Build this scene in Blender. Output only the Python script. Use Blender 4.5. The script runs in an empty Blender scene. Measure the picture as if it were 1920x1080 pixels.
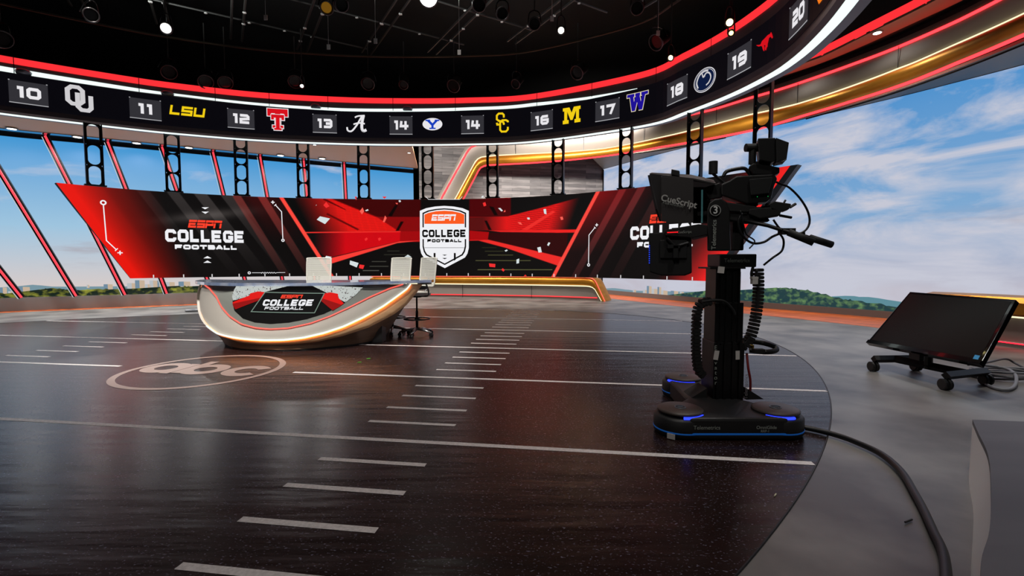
import bpy, bmesh, math, random
import numpy as np
from mathutils import Vector, Matrix
random.seed(7)
D = bpy.data
SC = bpy.context.scene
COL = SC.collection
PI = math.pi
# ---------------------------------------------------------------- camera, world, exposure
F = 887.5; PIT = 0.0566; H = 1.35
cam = D.objects.new('camera', D.cameras.new('camera')); COL.objects.link(cam)
cam.location = (0, 0, H); cam.rotation_euler = (PI/2 - PIT, 0, 0)
cam.data.sensor_width = 36; cam.data.lens = F/1920*36; cam.data.clip_end = 200
SC.camera = cam
w = D.worlds.new('world'); SC.world = w; w.use_nodes = True
w.node_tree.nodes['Background'].inputs[0].default_value = (0.010, 0.012, 0.014, 1)
w.node_tree.nodes['Background'].inputs[1].default_value = 0.35
SC.view_settings.view_transform = 'Standard'; SC.view_settings.look = 'None'
SC.view_settings.exposure = 0.0; SC.view_settings.gamma = 1; SC.view_settings.use_curve_mapping = False
SC.cycles.use_denoising = True
SC.cycles.max_bounces = 5; SC.cycles.sample_clamp_indirect = 4

def lamp(loc, tgt, power, size, col=(1, .93, .85), spot=None, name='studio_and_fill_light'):
    if spot:
        l = D.lights.new(name, 'SPOT'); l.spot_size = math.radians(spot); l.spot_blend = .6; l.shadow_soft_size = size
    else:
        l = D.lights.new(name, 'AREA'); l.size = size
    l.energy = power; l.color = col
    o = D.objects.new(name, l); COL.objects.link(o); o.location = loc
    o.rotation_euler = (Vector(tgt) - Vector(loc)).to_track_quat('-Z', 'Y').to_euler()
    return o
WH = (1, .95, .9)
for p, t, e, a in (((-2.6, 2.2, 6.9), (-3.4, 7.4, .5), 3000, 46), ((-7.0, 3.2, 6.9), (-4.6, 7.7, .6), 1500, 40), ((-5.2, 9.2, 7.2), (-3.2, 8.6, .8), 350, 60),
                   ((-1.5, 8.0, 7.2), (.2, 9.6, 0), 700, 80), ((-7.0, 7.6, 7.2), (-8.6, 9.2, 0), 500, 75), ((3.0, 5.2, 6.8), (3.4, 6.4, 0), 560, 80), ((2.6, 2.0, 6.9), (3.2, 4.0, 0), 260, 80), ((-1.2, -.6, 6.9), (-.8, 3.2, 0), 480, 80)):
    lamp(p, t, e, .22, WH, a)
# upward lights added in place of lamp spill, so the grid pipes show
lamp((1.6, 8.0, 6.5), (1.6, 8.0, 9), 260, .1, (.95, 1, .98), 172)
lamp((-1.55, 9.0, 6.5), (-1.6, 9.1, 9), 500, .1, (.95, 1, .98), 172)
lamp((-7.2, 9.5, 6.5), (-7.2, 9.5, 9), 380, .1, (.95, 1, .98), 172)
# unseen lamps added behind the ring to brighten the back of the set
for p, t, e, a in (((-2.6, 14.1, 5.6), (-2.0, 17.3, .2), 1300, 90), ((1.4, 13.7, 5.5), (1.6, 16.8, .2), 900, 80), ((1.6, 14.9, 5.7), (2.6, 18.9, 3.8), 1900, 120), ((-2.4, 15.0, 5.6), (-1.6, 18.4, 4.0), 700, 100),
                   ((5.2, 12.4, 5.7), (6.4, 14.6, 2.0), 800, 120), ((6.2, 9.4, 5.6), (8.3, 10.6, 1.5), 550, 120), ((6.5, 6.0, 5.6), (8.0, 7.5, .5), 420, 120)):
    lamp(p, t, e, .2, (1, .92, .84), a)

# ---------------------------------------------------------------- helpers
def ray(x, y):
    u = (x-960)/F; v = -(y-540)/F; c, s = math.cos(PIT), math.sin(PIT)
    return u, c+s*v, -s+c*v
def G(x, y, z=0.0):
    d = ray(x, y); t = (z-H)/d[2]; return (d[0]*t, d[1]*t, z)
def W(x, y, Y):
    d = ray(x, y); t = Y/d[1]; return (d[0]*t, Y, H+d[2]*t)
def prj(X, Y, Z):
    c, s = math.cos(PIT), math.sin(PIT); Z = Z-H
    a, b = c*Y-s*Z, s*Y+c*Z
    return 960+F*X/a, 540-F*b/a
def lin(c):
    c = c/255.; return c/12.92 if c <= .04045 else ((c+.055)/1.055)**2.4
def rgb(*c): return (lin(c[0]), lin(c[1]), lin(c[2]), 1)
MATS = {}
def mat(name, col, rough=.5, metal=0., emit=None, es=1., noise=None, bump=0., bscale=40, spec=.5, alpha=None, trans=0, coat=0, attr=None):
    if name in MATS: return MATS[name]
    m = D.materials.new(name); m.use_nodes = True; nt = m.node_tree; b = nt.nodes['Principled BSDF']
    b.inputs['Base Color'].default_value = rgb(*col); b.inputs['Roughness'].default_value = rough
    b.inputs['Metallic'].default_value = metal; b.inputs['Specular IOR Level'].default_value = spec
    b.inputs['Transmission Weight'].default_value = trans; b.inputs['Coat Weight'].default_value = coat
    if emit == 'noise': b.inputs['Emission Strength'].default_value = es
    elif emit is not None:
        b.inputs['Emission Color'].default_value = rgb(*emit); b.inputs['Emission Strength'].default_value = es
    if noise:   # (scale, colour2, detail)
        tc = nt.nodes.new('ShaderNodeTexCoord'); mp = nt.nodes.new('ShaderNodeMapping'); n = nt.nodes.new('ShaderNodeTexNoise')
        r = nt.nodes.new('ShaderNodeValToRGB')
        sc = noise[0] if isinstance(noise[0], tuple) else (noise[0],)*3
        mp.inputs['Scale'].default_value = sc; n.inputs['Scale'].default_value = 1; n.inputs['Detail'].default_value = noise[2] if len(noise) > 2 else 4
        nt.links.new(tc.outputs['Object'], mp.inputs[0]); nt.links.new(mp.outputs[0], n.inputs['Vector']); nt.links.new(n.outputs[0], r.inputs[0])
        r.color_ramp.elements[0].position = .46 if emit == 'noise' else .35; r.color_ramp.elements[1].position = .78 if emit == 'noise' else .65
        r.color_ramp.elements[0].color = rgb(*col); r.color_ramp.elements[1].color = rgb(*noise[1])
        nt.links.new(r.outputs[0], b.inputs['Base Color'])
        if emit == 'noise': nt.links.new(r.outputs[0], b.inputs['Emission Color'])
    if bump:
        n2 = nt.nodes.new('ShaderNodeTexNoise'); bp = nt.nodes.new('ShaderNodeBump'); tc2 = nt.nodes.new('ShaderNodeTexCoord')
        n2.inputs['Scale'].default_value = bscale; bp.inputs['Strength'].default_value = bump; bp.inputs['Distance'].default_value = .02
        nt.links.new(tc2.outputs['Object'], n2.inputs['Vector']); nt.links.new(n2.outputs[0], bp.inputs['Height']); nt.links.new(bp.outputs[0], b.inputs['Normal'])
    MATS[name] = m; return m
def led(name, c, s=1.): return mat(name, (8, 8, 9), .5, emit=c, es=s, spec=.15)
def tag(o, label=None, cat=None, group=None, kind=None):
    if label: o['label'] = label
    if cat: o['category'] = cat
    if group: o['group'] = group
    if kind: o['kind'] = kind
    return o
ORG = {}
def empty(name, loc, label, cat, group=None, rz=0):
    o = D.objects.new(name, None); COL.objects.link(o); o.location = loc; o.rotation_euler[2] = rz
    o.empty_display_size = .1; ORG[o.name] = Vector(loc); return tag(o, label, cat, group)
def obj(name, vs, fs, m, parent=None, smooth=False, uv=None, bevel=0):
    off = ORG.get(parent.name, Vector()) if parent else Vector()
    me = D.meshes.new(name); me.from_pydata([tuple(Vector(v)-off) for v in vs], [], fs)
    if smooth: me.polygons.foreach_set('use_smooth', [True]*len(me.polygons))
    if uv is not None:
        l = me.uv_layers.new(name='UVMap'); vi = np.zeros(len(me.loops), np.int32); me.loops.foreach_get('vertex_index', vi)
        l.data.foreach_set('uv', np.array(uv, np.float32)[vi].ravel())
    for x in (m if isinstance(m, (list, tuple)) else [m]): me.materials.append(x)
    o = D.objects.new(name, me); COL.objects.link(o)
    if parent: o.parent = parent; ORG[o.name] = off
    if bevel:
        b = o.modifiers.new('bevel', 'BEVEL'); b.width = bevel; b.segments = 2; b.limit_method = 'ANGLE'
    return o
class MB:
    def __init__(s): s.v = []; s.f = []
    def add(s, vs, fs):
        n = len(s.v); s.v += [tuple(v) for v in vs]; s.f += [tuple(i+n for i in f) for f in fs]; return s
    def box(s, c, sz, rz=0, M=None):
        x, y, z = [a/2 for a in sz]; R = M or Matrix.Rotation(rz, 3, 'Z')
        vs = [R @ Vector((i*x, j*y, k*z)) + Vector(c) for i in (-1, 1) for j in (-1, 1) for k in (-1, 1)]
        return s.add(vs, [(0, 1, 3, 2), (4, 6, 7, 5), (0, 4, 5, 1), (2, 3, 7, 6), (0, 2, 6, 4), (1, 5, 7, 3)])
    def tube(s, pts, r, n=10, closed=False, caps=True):
        P = [Vector(p) for p in pts]; k = len(P); rr = r if isinstance(r, (list, tuple)) else [r]*k
        up = Vector((0, 0, 1)); rings = []; prev = None
        for i, p in enumerate(P):
            a = P[i-1] if (i > 0 or closed) else P[0]; b = P[(i+1) % k] if (i < k-1 or closed) else P[-1]
            t = (b-a); t = t.normalized() if t.length > 1e-9 else Vector((0, 0, 1))
            if prev is None:
                x = t.cross(up if abs(t.z) < .95 else Vector((1, 0, 0))).normalized()
            else:
                x = prev - t*prev.dot(t); x = x.normalized() if x.length > 1e-6 else t.orthogonal().normalized()
            prev = x; y = t.cross(x)
            rings.append([p + (x*math.cos(q) + y*math.sin(q))*rr[i] for q in [2*PI*j/n for j in range(n)]])
        vs = [v for g in rings for v in g]; fs = []
        for i in range(k if closed else k-1):
            for j in range(n):
                a, b = i*n, ((i+1) % k)*n; fs.append((a+j, a+(j+1) % n, b+(j+1) % n, b+j))
        if caps and not closed: fs += [tuple(range(n))[::-1], tuple((k-1)*n+j for j in range(n))]
        return s.add(vs, fs)
    def lathe(s, prof, c=(0, 0, 0), n=24, M=None):
        R = M or Matrix.Identity(3); vs = []; fs = []
        for r, z in prof:
            for j in range(n): vs.append(R @ Vector((r*math.cos(2*PI*j/n), r*math.sin(2*PI*j/n), z)) + Vector(c))
        for i in range(len(prof)-1):
            for j in range(n): fs.append((i*n+j, i*n+(j+1) % n, (i+1)*n+(j+1) % n, (i+1)*n+j))
        fs += [tuple(range(n))[::-1], tuple((len(prof)-1)*n+j for j in range(n))]
        return s.add(vs, fs)
    def prism(s, poly, d):      # poly: 3D points in a plane, d: thickness vector
        n = len(poly); d = Vector(d); P = [Vector(p) for p in poly]
        return s.add(P + [p+d for p in P], [tuple(range(n)), tuple(range(2*n-1, n-1, -1))] + [(i, i+n, (i+1) % n+n, (i+1) % n) for i in range(n)])
    def build(s, name, m, parent=None, smooth=False, bevel=0): return obj(name, s.v, s.f, m, parent, smooth, bevel=bevel)
def smooth_pts(pts, n=8, closed=False):
    P = [Vector(p) for p in pts]; k = len(P); out = []
    for i in range(k if closed else k-1):
        if closed: a, b, c, d = P[i-1], P[i], P[(i+1) % k], P[(i+2) % k]
        else: a, b, c, d = P[max(i-1, 0)], P[i], P[i+1], P[min(i+2, k-1)]
        for j in range(n):
            t = j/n; out.append(.5*((2*b) + (c-a)*t + (2*a-5*b+4*c-d)*t*t + (3*b-a-3*c+d)*t**3))
    if not closed: out.append(P[-1])
    return out
def catmull2(pts, n=12): return [(p.x, p.y) for p in smooth_pts([(a, b, 0) for a, b in pts], n)]

class Curve:            # a wall's line on the plan; u = metres along it
    def __init__(s, pts, smooth=True, n=14, inward=(-3.4, 6.5)):
        P = catmull2(pts, n) if smooth else pts
        s.P = np.array(P, float); d = np.hypot(*np.diff(s.P, axis=0).T); s.U = np.r_[0, np.cumsum(d)]; s.L = s.U[-1]; s.c = np.array(inward)
    def pos(s, u):
        i = min(max(int(np.searchsorted(s.U, u)-1), 0), len(s.U)-2)
        t = (u-s.U[i])/(s.U[i+1]-s.U[i]); return s.P[i]*(1-t)+s.P[i+1]*t
    def nrm(s, u):
        e = .25; a, b = s.pos(max(u-e, 0)), s.pos(min(u+e, s.L)); t = (b-a)/np.hypot(*(b-a)); n = np.array([-t[1], t[0]])
        return n if n @ (s.c-s.pos(u)) > 0 else -n
    def at(s, u, z, off=0.):
        p = s.pos(u)+s.nrm(u)*off; return (p[0], p[1], z)
    def hit(s, x, y):   # where the sight line of a traced point meets the wall: (u, height)
        d = ray(x, y); nn = np.array([d[1], -d[0]]); q = s.P @ nn
        best = None
        for i in range(len(q)-1):
            if (q[i] <= 0) != (q[i+1] <= 0):
                t = q[i]/(q[i]-q[i+1]); p = s.P[i]*(1-t)+s.P[i+1]*t; k = (p[0]*d[0]+p[1]*d[1])/(d[0]**2+d[1]**2)
                if k > 0 and (best is None or k < best[0]): best = (k, s.U[i]*(1-t)+s.U[i+1]*t)
        if best is None:            # beyond the ends: extend the end segment
            e = min((0, -1), key=lambda j: abs(q[j])); a, b = (s.P[0], s.P[1]) if e == 0 else (s.P[-1], s.P[-2])
            qa, qb = a @ nn, b @ nn; t = qa/(qa-qb); p = a*(1-t)+b*t; k = (p @ np.array(d[:2]))/(d[0]**2+d[1]**2)
            L = np.hypot(*(b-a)); return ((t*L) if e == 0 else (s.L - t*L), H+d[2]*k)
        return (best[1], H+d[2]*best[0])
    def sub(s, off, u0=0, u1=None, step=.3):
        u1 = s.L if u1 is None else u1; n = max(2, int((u1-u0)/step)+1)
        return [s.at(u0+(u1-u0)*i/(n-1), 0, off)[:2] for i in range(n)]
def ribbon(name, cv, prof, m, parent=None, u0=0, u1=None, step=.2, closed=False, smooth=False):
    u1 = cv.L if u1 is None else u1; n = max(2, int((u1-u0)/step)+1); k = len(prof); vs = []; fs = []; uv = []
    for i in range(n):
        u = u0+(u1-u0)*i/(n-1)
        for o, z in prof: vs.append(cv.at(u, z, o)); uv.append((u, z))
    for i in range(n-1):
        for j in range(k if closed else k-1):
            a, b = i*k+j, i*k+(j+1) % k; fs.append((a, a+k, b+k, b))
    if closed: fs += [tuple(range(k)), tuple(range((n-1)*k, n*k))[::-1]]
    return obj(name, vs, fs, m, parent, smooth, uv)
def decal(name, polys, cv, off, m, parent, step=.25):
    """flat display content: polygons in (u, z) bent onto the wall"""
    bm = bmesh.new()
    for p in polys:
        q = [p[i] for i in range(len(p)) if abs(p[i][0]-p[i-1][0])+abs(p[i][1]-p[i-1][1]) > 1e-5]
        if len(q) > 2: bm.faces.new([bm.verts.new((a, 0, b)) for a, b in q])
    bmesh.ops.triangulate(bm, faces=bm.faces[:])
    us = [v.co.x for v in bm.verts]; u = math.floor(min(us)/step)*step+step
    while u < max(us):
        bmesh.ops.bisect_plane(bm, geom=bm.verts[:]+bm.edges[:]+bm.faces[:], plane_co=(u, 0, 0), plane_no=(1, 0, 0)); u += step
    bm.verts.index_update(); vs = [cv.at(v.co.x, v.co.z, off) for v in bm.verts]; fs = [tuple(v.index for v in f.verts) for f in bm.faces]
    bm.free(); return obj(name, vs, fs, m, parent)
def rect(u0, z0, u1, z1): return [(u0, z0), (u1, z0), (u1, z1), (u0, z1)]
def pxp(cv, pts): return [cv.hit(x, y) for x, y in pts]
def resample(pts, n):
    P = np.array(pts, float); d = np.r_[0, np.cumsum(np.hypot(*np.diff(P, axis=0).T))]; t = np.linspace(0, d[-1], n)
    return list(zip(np.interp(t, d, P[:, 0]), np.interp(t, d, P[:, 1])))
def strip(name, cv, A, B, rows, m, parent, n=60, smooth=True):
    """surface between two (u,z) lines; rows = (fraction, offset from the plan curve)"""
    A = resample(A, n); B = resample(B, n); k = len(rows); vs = []; fs = []
    for (ua, za), (ub, zb) in zip(A, B):
        for t, o in rows: vs.append(cv.at(ua*(1-t)+ub*t, za*(1-t)+zb*t, o))
    for i in range(n-1):
        for j in range(k-1): a = i*k+j; fs.append((a, a+k, a+k+1, a+1))
    return obj(name, vs, fs, m, parent, smooth)
def offs(P, d):
    out = []
    for i, p in enumerate(P):
        a, b = P[max(i-1, 0)], P[min(i+1, len(P)-1)]; t = np.array([b[0]-a[0], b[1]-a[1]]); t /= np.hypot(*t)+1e-9
        out.append((p[0]-t[1]*d, p[1]+t[0]*d))
    return out
def stroke(path, t, closed=False):
    """mitred outline of a polyline: list of quads"""
    n = len(path); P = [np.array(p, float) for p in path]; L = []; R = []
    for i in range(n):
        a = P[i-1] if (closed or i) else None; b = P[(i+1) % n] if (closed or i < n-1) else None
        d1 = (P[i]-a)/np.hypot(*(P[i]-a)) if a is not None else None; d2 = (b-P[i])/np.hypot(*(b-P[i])) if b is not None else None
        if d1 is None: d1 = d2
        if d2 is None: d2 = d1
        n1 = np.array([-d1[1], d1[0]]); n2 = np.array([-d2[1], d2[0]]); mm = n1+n2; mm /= np.hypot(*mm)+1e-9
        k = t/2/max(mm @ n1, .35); L.append(P[i]+mm*k); R.append(P[i]-mm*k)
    return [[tuple(L[i]), tuple(L[(i+1) % n]), tuple(R[(i+1) % n]), tuple(R[i])] for i in range(n if closed else n-1)]
c_ = .17
OCT = [(1, c_), (1, 1-c_), (1-c_, 1), (c_, 1), (0, 1-c_), (0, c_), (c_, 0), (1-c_, 0)]
GL = {'C': [[(1, .7), (1, 1-c_), (1-c_, 1), (c_, 1), (0, 1-c_), (0, c_), (c_, 0), (1-c_, 0), (1, c_), (1, .3)]],
 'O': [OCT+[OCT[0], OCT[1]]], 'L': [[(0, 1.18), (0, 0), (1.1, 0)]], 'E': [[(1.1, 1), (0, 1), (0, 0), (1.1, 0)], [(0, .5), (.95, .5)]],
 'G': [[(1, .72), (1, 1-c_), (1-c_, 1), (c_, 1), (0, 1-c_), (0, c_), (c_, 0), (1-c_, 0), (1, c_), (1, .42), (.5, .42)]],
 'F': [[(1.1, 1), (0, 1), (0, -.18)], [(0, .45), (.95, .45)]], 'T': [[(-.12, 1), (1.12, 1)], [(.5, 1), (.5, -.18)]],
 'B': [[(0, .5), (.95, .5)], [(0, 0), (0, 1), (.85, 1), (.95, .85), (.95, .6), (.8, .5), (1, .38), (1, .12), (.9, 0), (-.12, 0)]],
 'A': [[(-.05, -.18), (.4, 1), (.6, 1), (1.05, -.18)], [(.2, .25), (.8, .25)]],
 'S': [[(1.1, 1), (0, 1), (0, .5), (1, .5), (1, 0), (-.1, 0)]], 'P': [[(0, -.18), (0, 1), (1, 1), (1, .4), (0, .4)]],
 'N': [[(0, -.18), (0, 1), (1, 1), (1, -.18)]], 'U': [[(0, 1.15), (0, 0), (1, 0), (1, 1.15)]],
 '0': [OCT+[OCT[0], OCT[1]]], '1': [[(-.15, 1), (.7, 1), (.7, -.18)]], '2': [[(-.1, 1), (1-c_, 1), (1, 1-c_), (1, .55), (0, .45), (0, 0), (1.12, 0)]],
 '3': [[(-.1, 1), (1-c_, 1), (1, 1-c_), (1, .6), (.9, .5), (1, .4), (1, c_), (1-c_, 0), (-.1, 0)], [(.2, .5), (.9, .5)]],
 '4': [[(.1, 1.1), (0, .35), (1.2, .35)], [(.75, 1.1), (.75, -.18)]], '6': [[(1.05, 1), (c_, 1), (0, 1-c_), (0, c_), (c_, 0), (1-c_, 0), (1, c_), (1, .5), (0, .5)]],
 '7': [[(-.1, 1), (1, 1), (.5, -.18)]], '8': [OCT+[OCT[0], OCT[1]], [(0, .5), (1, .5)]], '9': [[(0, 0), (1-c_, 0), (1, c_), (1, 1-c_), (1-c_, 1), (c_, 1), (0, 1-c_), (0, .5), (1, .5)]]}
def word(txt, w, h, t=.28, asp=.95, gap=.10, slant=0., narrow={'1': .62, 'L': .9}):
    """block lettering filling a w x h box from (0,0)"""
    polys = []; x = 0
    for ch in txt:
        cw = asp*narrow.get(ch, 1); a = t/2; tx = t*.95
        for path in GL[ch]:
            q = []
            for px, py in path: q.append((x+a+px*(cw-t), min(max(a+py*(1-t), 0), 1)))
            for quad in stroke(q, tx): polys.append([(X, min(max(Y, 0), 1)) for X, Y in quad])
        x += cw+gap
    T = x-gap; return [[((X + slant*(Y-.5)*1.)*w/T, Y*h) for X, Y in p] for p in polys]
def place(polys, cv, px0, px1, ytop, ybot):
    """lettering between two points on a wall"""
    (ua, za), (ub, zb) = cv.hit(*px0), cv.hit(*px1); h = abs(cv.hit(px0[0], ybot)[1]-cv.hit(px0[0], ytop)[1])
    return ua, za, ub-ua, zb-za, h
def letters(name, txt, cv, x0, x1, yb0, yb1, hpx, off, m, parent, **kw):
    """txt from (x0,yb0) to (x1,yb1) along its baseline, hpx high"""
    ua, za = cv.hit(x0, yb0); ub, zb = cv.hit(x1, yb1); h = cv.hit(x0, yb0-hpx)[1]-za; W_ = ub-ua
    ps = word(txt, W_, h, **kw); z = (za+zb)/2
    return decal(name, [[(ua+X, z+Y) for X, Y in p] for p in ps], cv, off, m, parent)
def text_mesh(body, size, bold=.0):
    c = D.curves.new('t', 'FONT'); c.body = body; c.size = size; c.align_x = 'CENTER'; c.align_y = 'CENTER'; c.offset = bold*size
    o = D.objects.new('t', c); COL.objects.link(o); bpy.context.view_layer.update()
    me = o.to_mesh(); vs = [v.co.copy() for v in me.vertices]; fs = [tuple(p.vertices) for p in me.polygons]
    o.to_mesh_clear(); D.objects.remove(o); D.curves.remove(c); return vs, fs
def text3(name, body, size, c, ex, ey, m, parent, bold=0):
    vs, fs = text_mesh(body, size, bold); ex, ey, c = Vector(ex).normalized(), Vector(ey).normalized(), Vector(c)
    return obj(name, [c+ex*v.x+ey*v.y for v in vs], fs, m, parent)

# ---------------------------------------------------------------- plan curves
C_ring = Curve([(3.2, 4.0), (3.72, 5.2), (4.08, 6.28), (4.26, 7.08), (4.34, 7.75), (4.31, 8.35), (4.08, 9.3), (3.64, 10.31), (3.0, 11.33), (.57, 12.75), (-1.2, 13.05), (-2.9, 13.1), (-4.61, 13.0), (-6.6, 12.65), (-8.26, 12.04), (-9.3, 11.5), (-11.0, 10.38), (-12.2, 9.3), (-13.2, 8.0)])
C_left = Curve([(-15.6, 10.4), (-14.8, 11.7), (-13.5, 12.85), (-12.0, 13.7), (-9.1, 15.4), (-6.3, 16.9), (-3.75, 18.2)])
C_right = Curve([(3.75, 19.7), (5.2, 16.95), (6.95, 14.05), (8.1, 12.35), (8.85, 11.2), (9.3, 10.4), (9.95, 9.1), (10.4, 7.7), (10.6, 6.2), (10.6, 4.4)])
C_band = Curve([(-4.0, 18.05), (-2.0, 18.0), (.5, 17.95), (2.4, 17.7), (3.9, 17.1), (5.4, 15.95), (7.0, 14.0), (7.75, 12.75), (8.45, 11.1), (8.75, 9.7), (8.85, 8.3), (8.8, 6.5), (8.5, 4.8)])
s_ = 3.14/3.24
C_wall = Curve([(-10.35, 10.3), (-9.7, 11.15), (-8.8, 11.95), (-7.3, 12.75), (-5.8, 13.2), (-4.1, 13.42), (-2.4, 13.48), (-.56, 13.25), (1.2, 12.6), (2.25, 11.9), (2.95, 11.35), (4.2, 9.85), (5.1, 8.7), (5.35, 8.2)])
C_bench = Curve([(-5.2, 17.6), (-3.6, 17.75), (-1.8, 17.5), (.7, 16.95), (2.2, 16.35), (3.3, 15.75)])

# ---------------------------------------------------------------- the setting
m_dark = mat('dark_ceiling', (8, 9, 9), .9)
def floor_mat():
    m = mat('grey_concrete_floor', (70, 69, 68), .38, noise=((1.3, 1.3, 1.3), (122, 120, 117), 9)); nt = m.node_tree
    b = nt.nodes['Principled BSDF']; n = nt.nodes.new('ShaderNodeTexNoise'); n.inputs['Scale'].default_value = 5; n.inputs['Detail'].default_value = 8
    r = nt.nodes.new('ShaderNodeMapRange'); r.inputs['To Min'].default_value = .28; r.inputs['To Max'].default_value = .5
    nt.links.new(n.outputs[0], r.inputs[0]); nt.links.new(r.outputs[0], b.inputs['Roughness']); return m
def disc_mat():
    m = D.materials.new('dark_speckled_vinyl'); m.use_nodes = True; nt = m.node_tree; b = nt.nodes['Principled BSDF']
    tc = nt.nodes.new('ShaderNodeTexCoord')
    def noise(sc, det=3):
        mp = nt.nodes.new('ShaderNodeMapping'); mp.inputs['Scale'].default_value = sc; mp.inputs['Rotation'].default_value = (0, 0, .35)
        n = nt.nodes.new('ShaderNodeTexNoise'); n.inputs['Scale'].default_value = 1; n.inputs['Detail'].default_value = det
        nt.links.new(tc.outputs['Object'], mp.inputs[0]); nt.links.new(mp.outputs[0], n.inputs['Vector']); return n
    n1 = noise((60, 115, 60), 3); r1 = nt.nodes.new('ShaderNodeValToRGB'); r1.color_ramp.elements[0].position = .625; r1.color_ramp.elements[1].position = .71
    n2 = noise((1.2, 2.4, 1), 4); r2 = nt.nodes.new('ShaderNodeValToRGB')
    r2.color_ramp.elements[0].position = .3; r2.color_ramp.elements[1].position = .7
    r2.color_ramp.elements[0].color = rgb(24, 15, 13); r2.color_ramp.elements[1].color = rgb(40, 26, 23)
    mx = nt.nodes.new('ShaderNodeMix'); mx.data_type = 'RGBA'; mx.inputs['B'].default_value = rgb(112, 110, 128)
    nt.links.new(n1.outputs[0], r1.inputs[0]); nt.links.new(n2.outputs[0], r2.inputs[0])
    nt.links.new(r1.outputs[0], mx.inputs['Factor']); nt.links.new(r2.outputs[0], mx.inputs['A']); nt.links.new(mx.outputs['Result'], b.inputs['Base Color'])
    b.inputs['Roughness'].default_value = .27; b.inputs['Specular IOR Level'].default_value = .14
    n3 = noise((1.0, 7, 1), 3); bp = nt.nodes.new('ShaderNodeBump'); bp.inputs['Strength'].default_value = .25; bp.inputs['Distance'].default_value = .03
    nt.links.new(n3.outputs[0], bp.inputs['Height']); nt.links.new(bp.outputs[0], b.inputs['Normal'])
    return m
def plank_mat(name, c1, c2, c3, sx, sz, rough=.6, coord='Object', rot=(PI/2, 0, 0)):
    m = D.materials.new(name); m.use_nodes = True; nt = m.node_tree; b = nt.nodes['Principled BSDF']
    tc = nt.nodes.new('ShaderNodeTexCoord'); mp = nt.nodes.new('ShaderNodeMapping'); mp.inputs['Rotation'].default_value = rot
    br = nt.nodes.new('ShaderNodeTexBrick'); br.inputs['Scale'].default_value = 1; br.inputs['Brick Width'].default_value = sx; br.inputs['Row Height'].default_value = sz
    br.inputs['Mortar Size'].default_value = .003; br.inputs['Color1'].default_value = rgb(*c1); br.inputs['Color2'].default_value = rgb(*c2); br.inputs['Mortar'].default_value = rgb(*c3)
    br.offset = .37; br.inputs['Bias'].default_value = 0
    n = nt.nodes.new('ShaderNodeTexNoise'); mp2 = nt.nodes.new('ShaderNodeMapping'); mp2.inputs['Scale'].default_value = (1.5, 1.5, 14) if coord == 'Object' and rot[0] else (2, 9, 2)
    n.inputs['Scale'].default_value = 1; n.inputs['Detail'].default_value = 6
    nt.links.new(tc.outputs[coord], mp.inputs[0]); nt.links.new(mp.outputs[0], br.inputs['Vector']); nt.links.new(tc.outputs[coord], mp2.inputs[0]); nt.links.new(mp2.outputs[0], n.inputs['Vector'])
    mx = nt.nodes.new('ShaderNodeMix'); mx.data_type = 'RGBA'; mx.blend_type = 'MULTIPLY'; mx.inputs['Factor'].default_value = .75
    r = nt.nodes.new('ShaderNodeValToRGB'); r.color_ramp.elements[0].position = .3; r.color_ramp.elements[0].color = (.35, .35, .35, 1); r.color_ramp.elements[1].position = .7
    nt.links.new(n.outputs[0], r.inputs[0]); nt.links.new(br.outputs[0], mx.inputs['A']); nt.links.new(r.outputs[0], mx.inputs['B']); nt.links.new(mx.outputs['Result'], b.inputs['Base Color'])
    b.inputs['Roughness'].default_value = rough; return m
fl = MB().box((0, 8, -.05), (44, 36, .1)).build('floor', floor_mat()); tag(fl, kind='structure', label='grey polished concrete studio floor around a dark round inlay')
# the round inlay: a fitted ellipse
def disc_r(th):
    c, s = math.cos(th), math.sin(th)
    A = .01217545*c*c-.01155015*c*s+.01982023*s*s; B = .03185635*c+.05000385*s
    return (-B+math.sqrt(B*B+4*A))/(2*A)
N = 220; ring = [(-3.6+disc_r(2*PI*i/N)*math.cos(2*PI*i/N), 7.4+disc_r(2*PI*i/N)*math.sin(2*PI*i/N)) for i in range(N)]
disc = obj('round_floor_inlay', [(x, y, .004) for x, y in ring]+[(x, y, 0) for x, y in ring], [tuple(range(N))]+[(i, (i+1) % N, (i+1) % N+N, i+N) for i in range(N)], disc_mat(), fl)
disc['label'] = 'dark brown speckled round inlay printed as a football field'
edge = MB().tube([(x, y, .003) for x, y in ring], .006, 6, closed=True).build('inlay_edge', mat('edge_black', (12, 12, 12), .5), fl)
cy, sy = math.cos(.1395), math.sin(.1395)
def fld(a, b, z=.0055): return (cy*a+sy*b, -sy*a+cy*b, z)
m_line = mat('printed_white_line', (222, 216, 214), .45, noise=(60, (196, 190, 188)))
k_ = H; xr, xl, y0, sp, xa, xb = -.7329*k_, -1.2894*k_, 1.3304*k_, .2843*k_, -5.9999*k_, -5.4632*k_
def inside(a, b):
    x, y, _ = fld(a, b); dx, dy = x+3.6, y-7.4; return math.hypot(dx, dy) < disc_r(math.atan2(dy, dx))-.01
lines = MB()
def bar(a0, a1, b, wd=.058):
    lines.add([fld(a0, b-wd/2), fld(a1, b-wd/2), fld(a1, b+wd/2), fld(a0, b+wd/2)], [(0, 1, 2, 3)])
for n in range(-1, 31):
    b = y0+n*sp
    if (n-4) % 5 == 0:
        aa = [a*.02 for a in range(-900, 400) if inside(a*.02, b)]
        if not aa: continue
        a0, a1 = aa[0], aa[-1]
        if n == 9:
            p = G(231, 686.2); q = G(550, 699); A = cy*p[0]-sy*p[1]; B = cy*q[0]-sy*q[1]
            bar(a0, A, b); bar(B, a1, b)
        else: bar(a0, a1, b)
    else:
        for e0, e1 in ((xl, xr), (xa, xb)):
            if inside(e0, b) and inside(e1, b): bar(e0, e1, b, .05)
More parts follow.
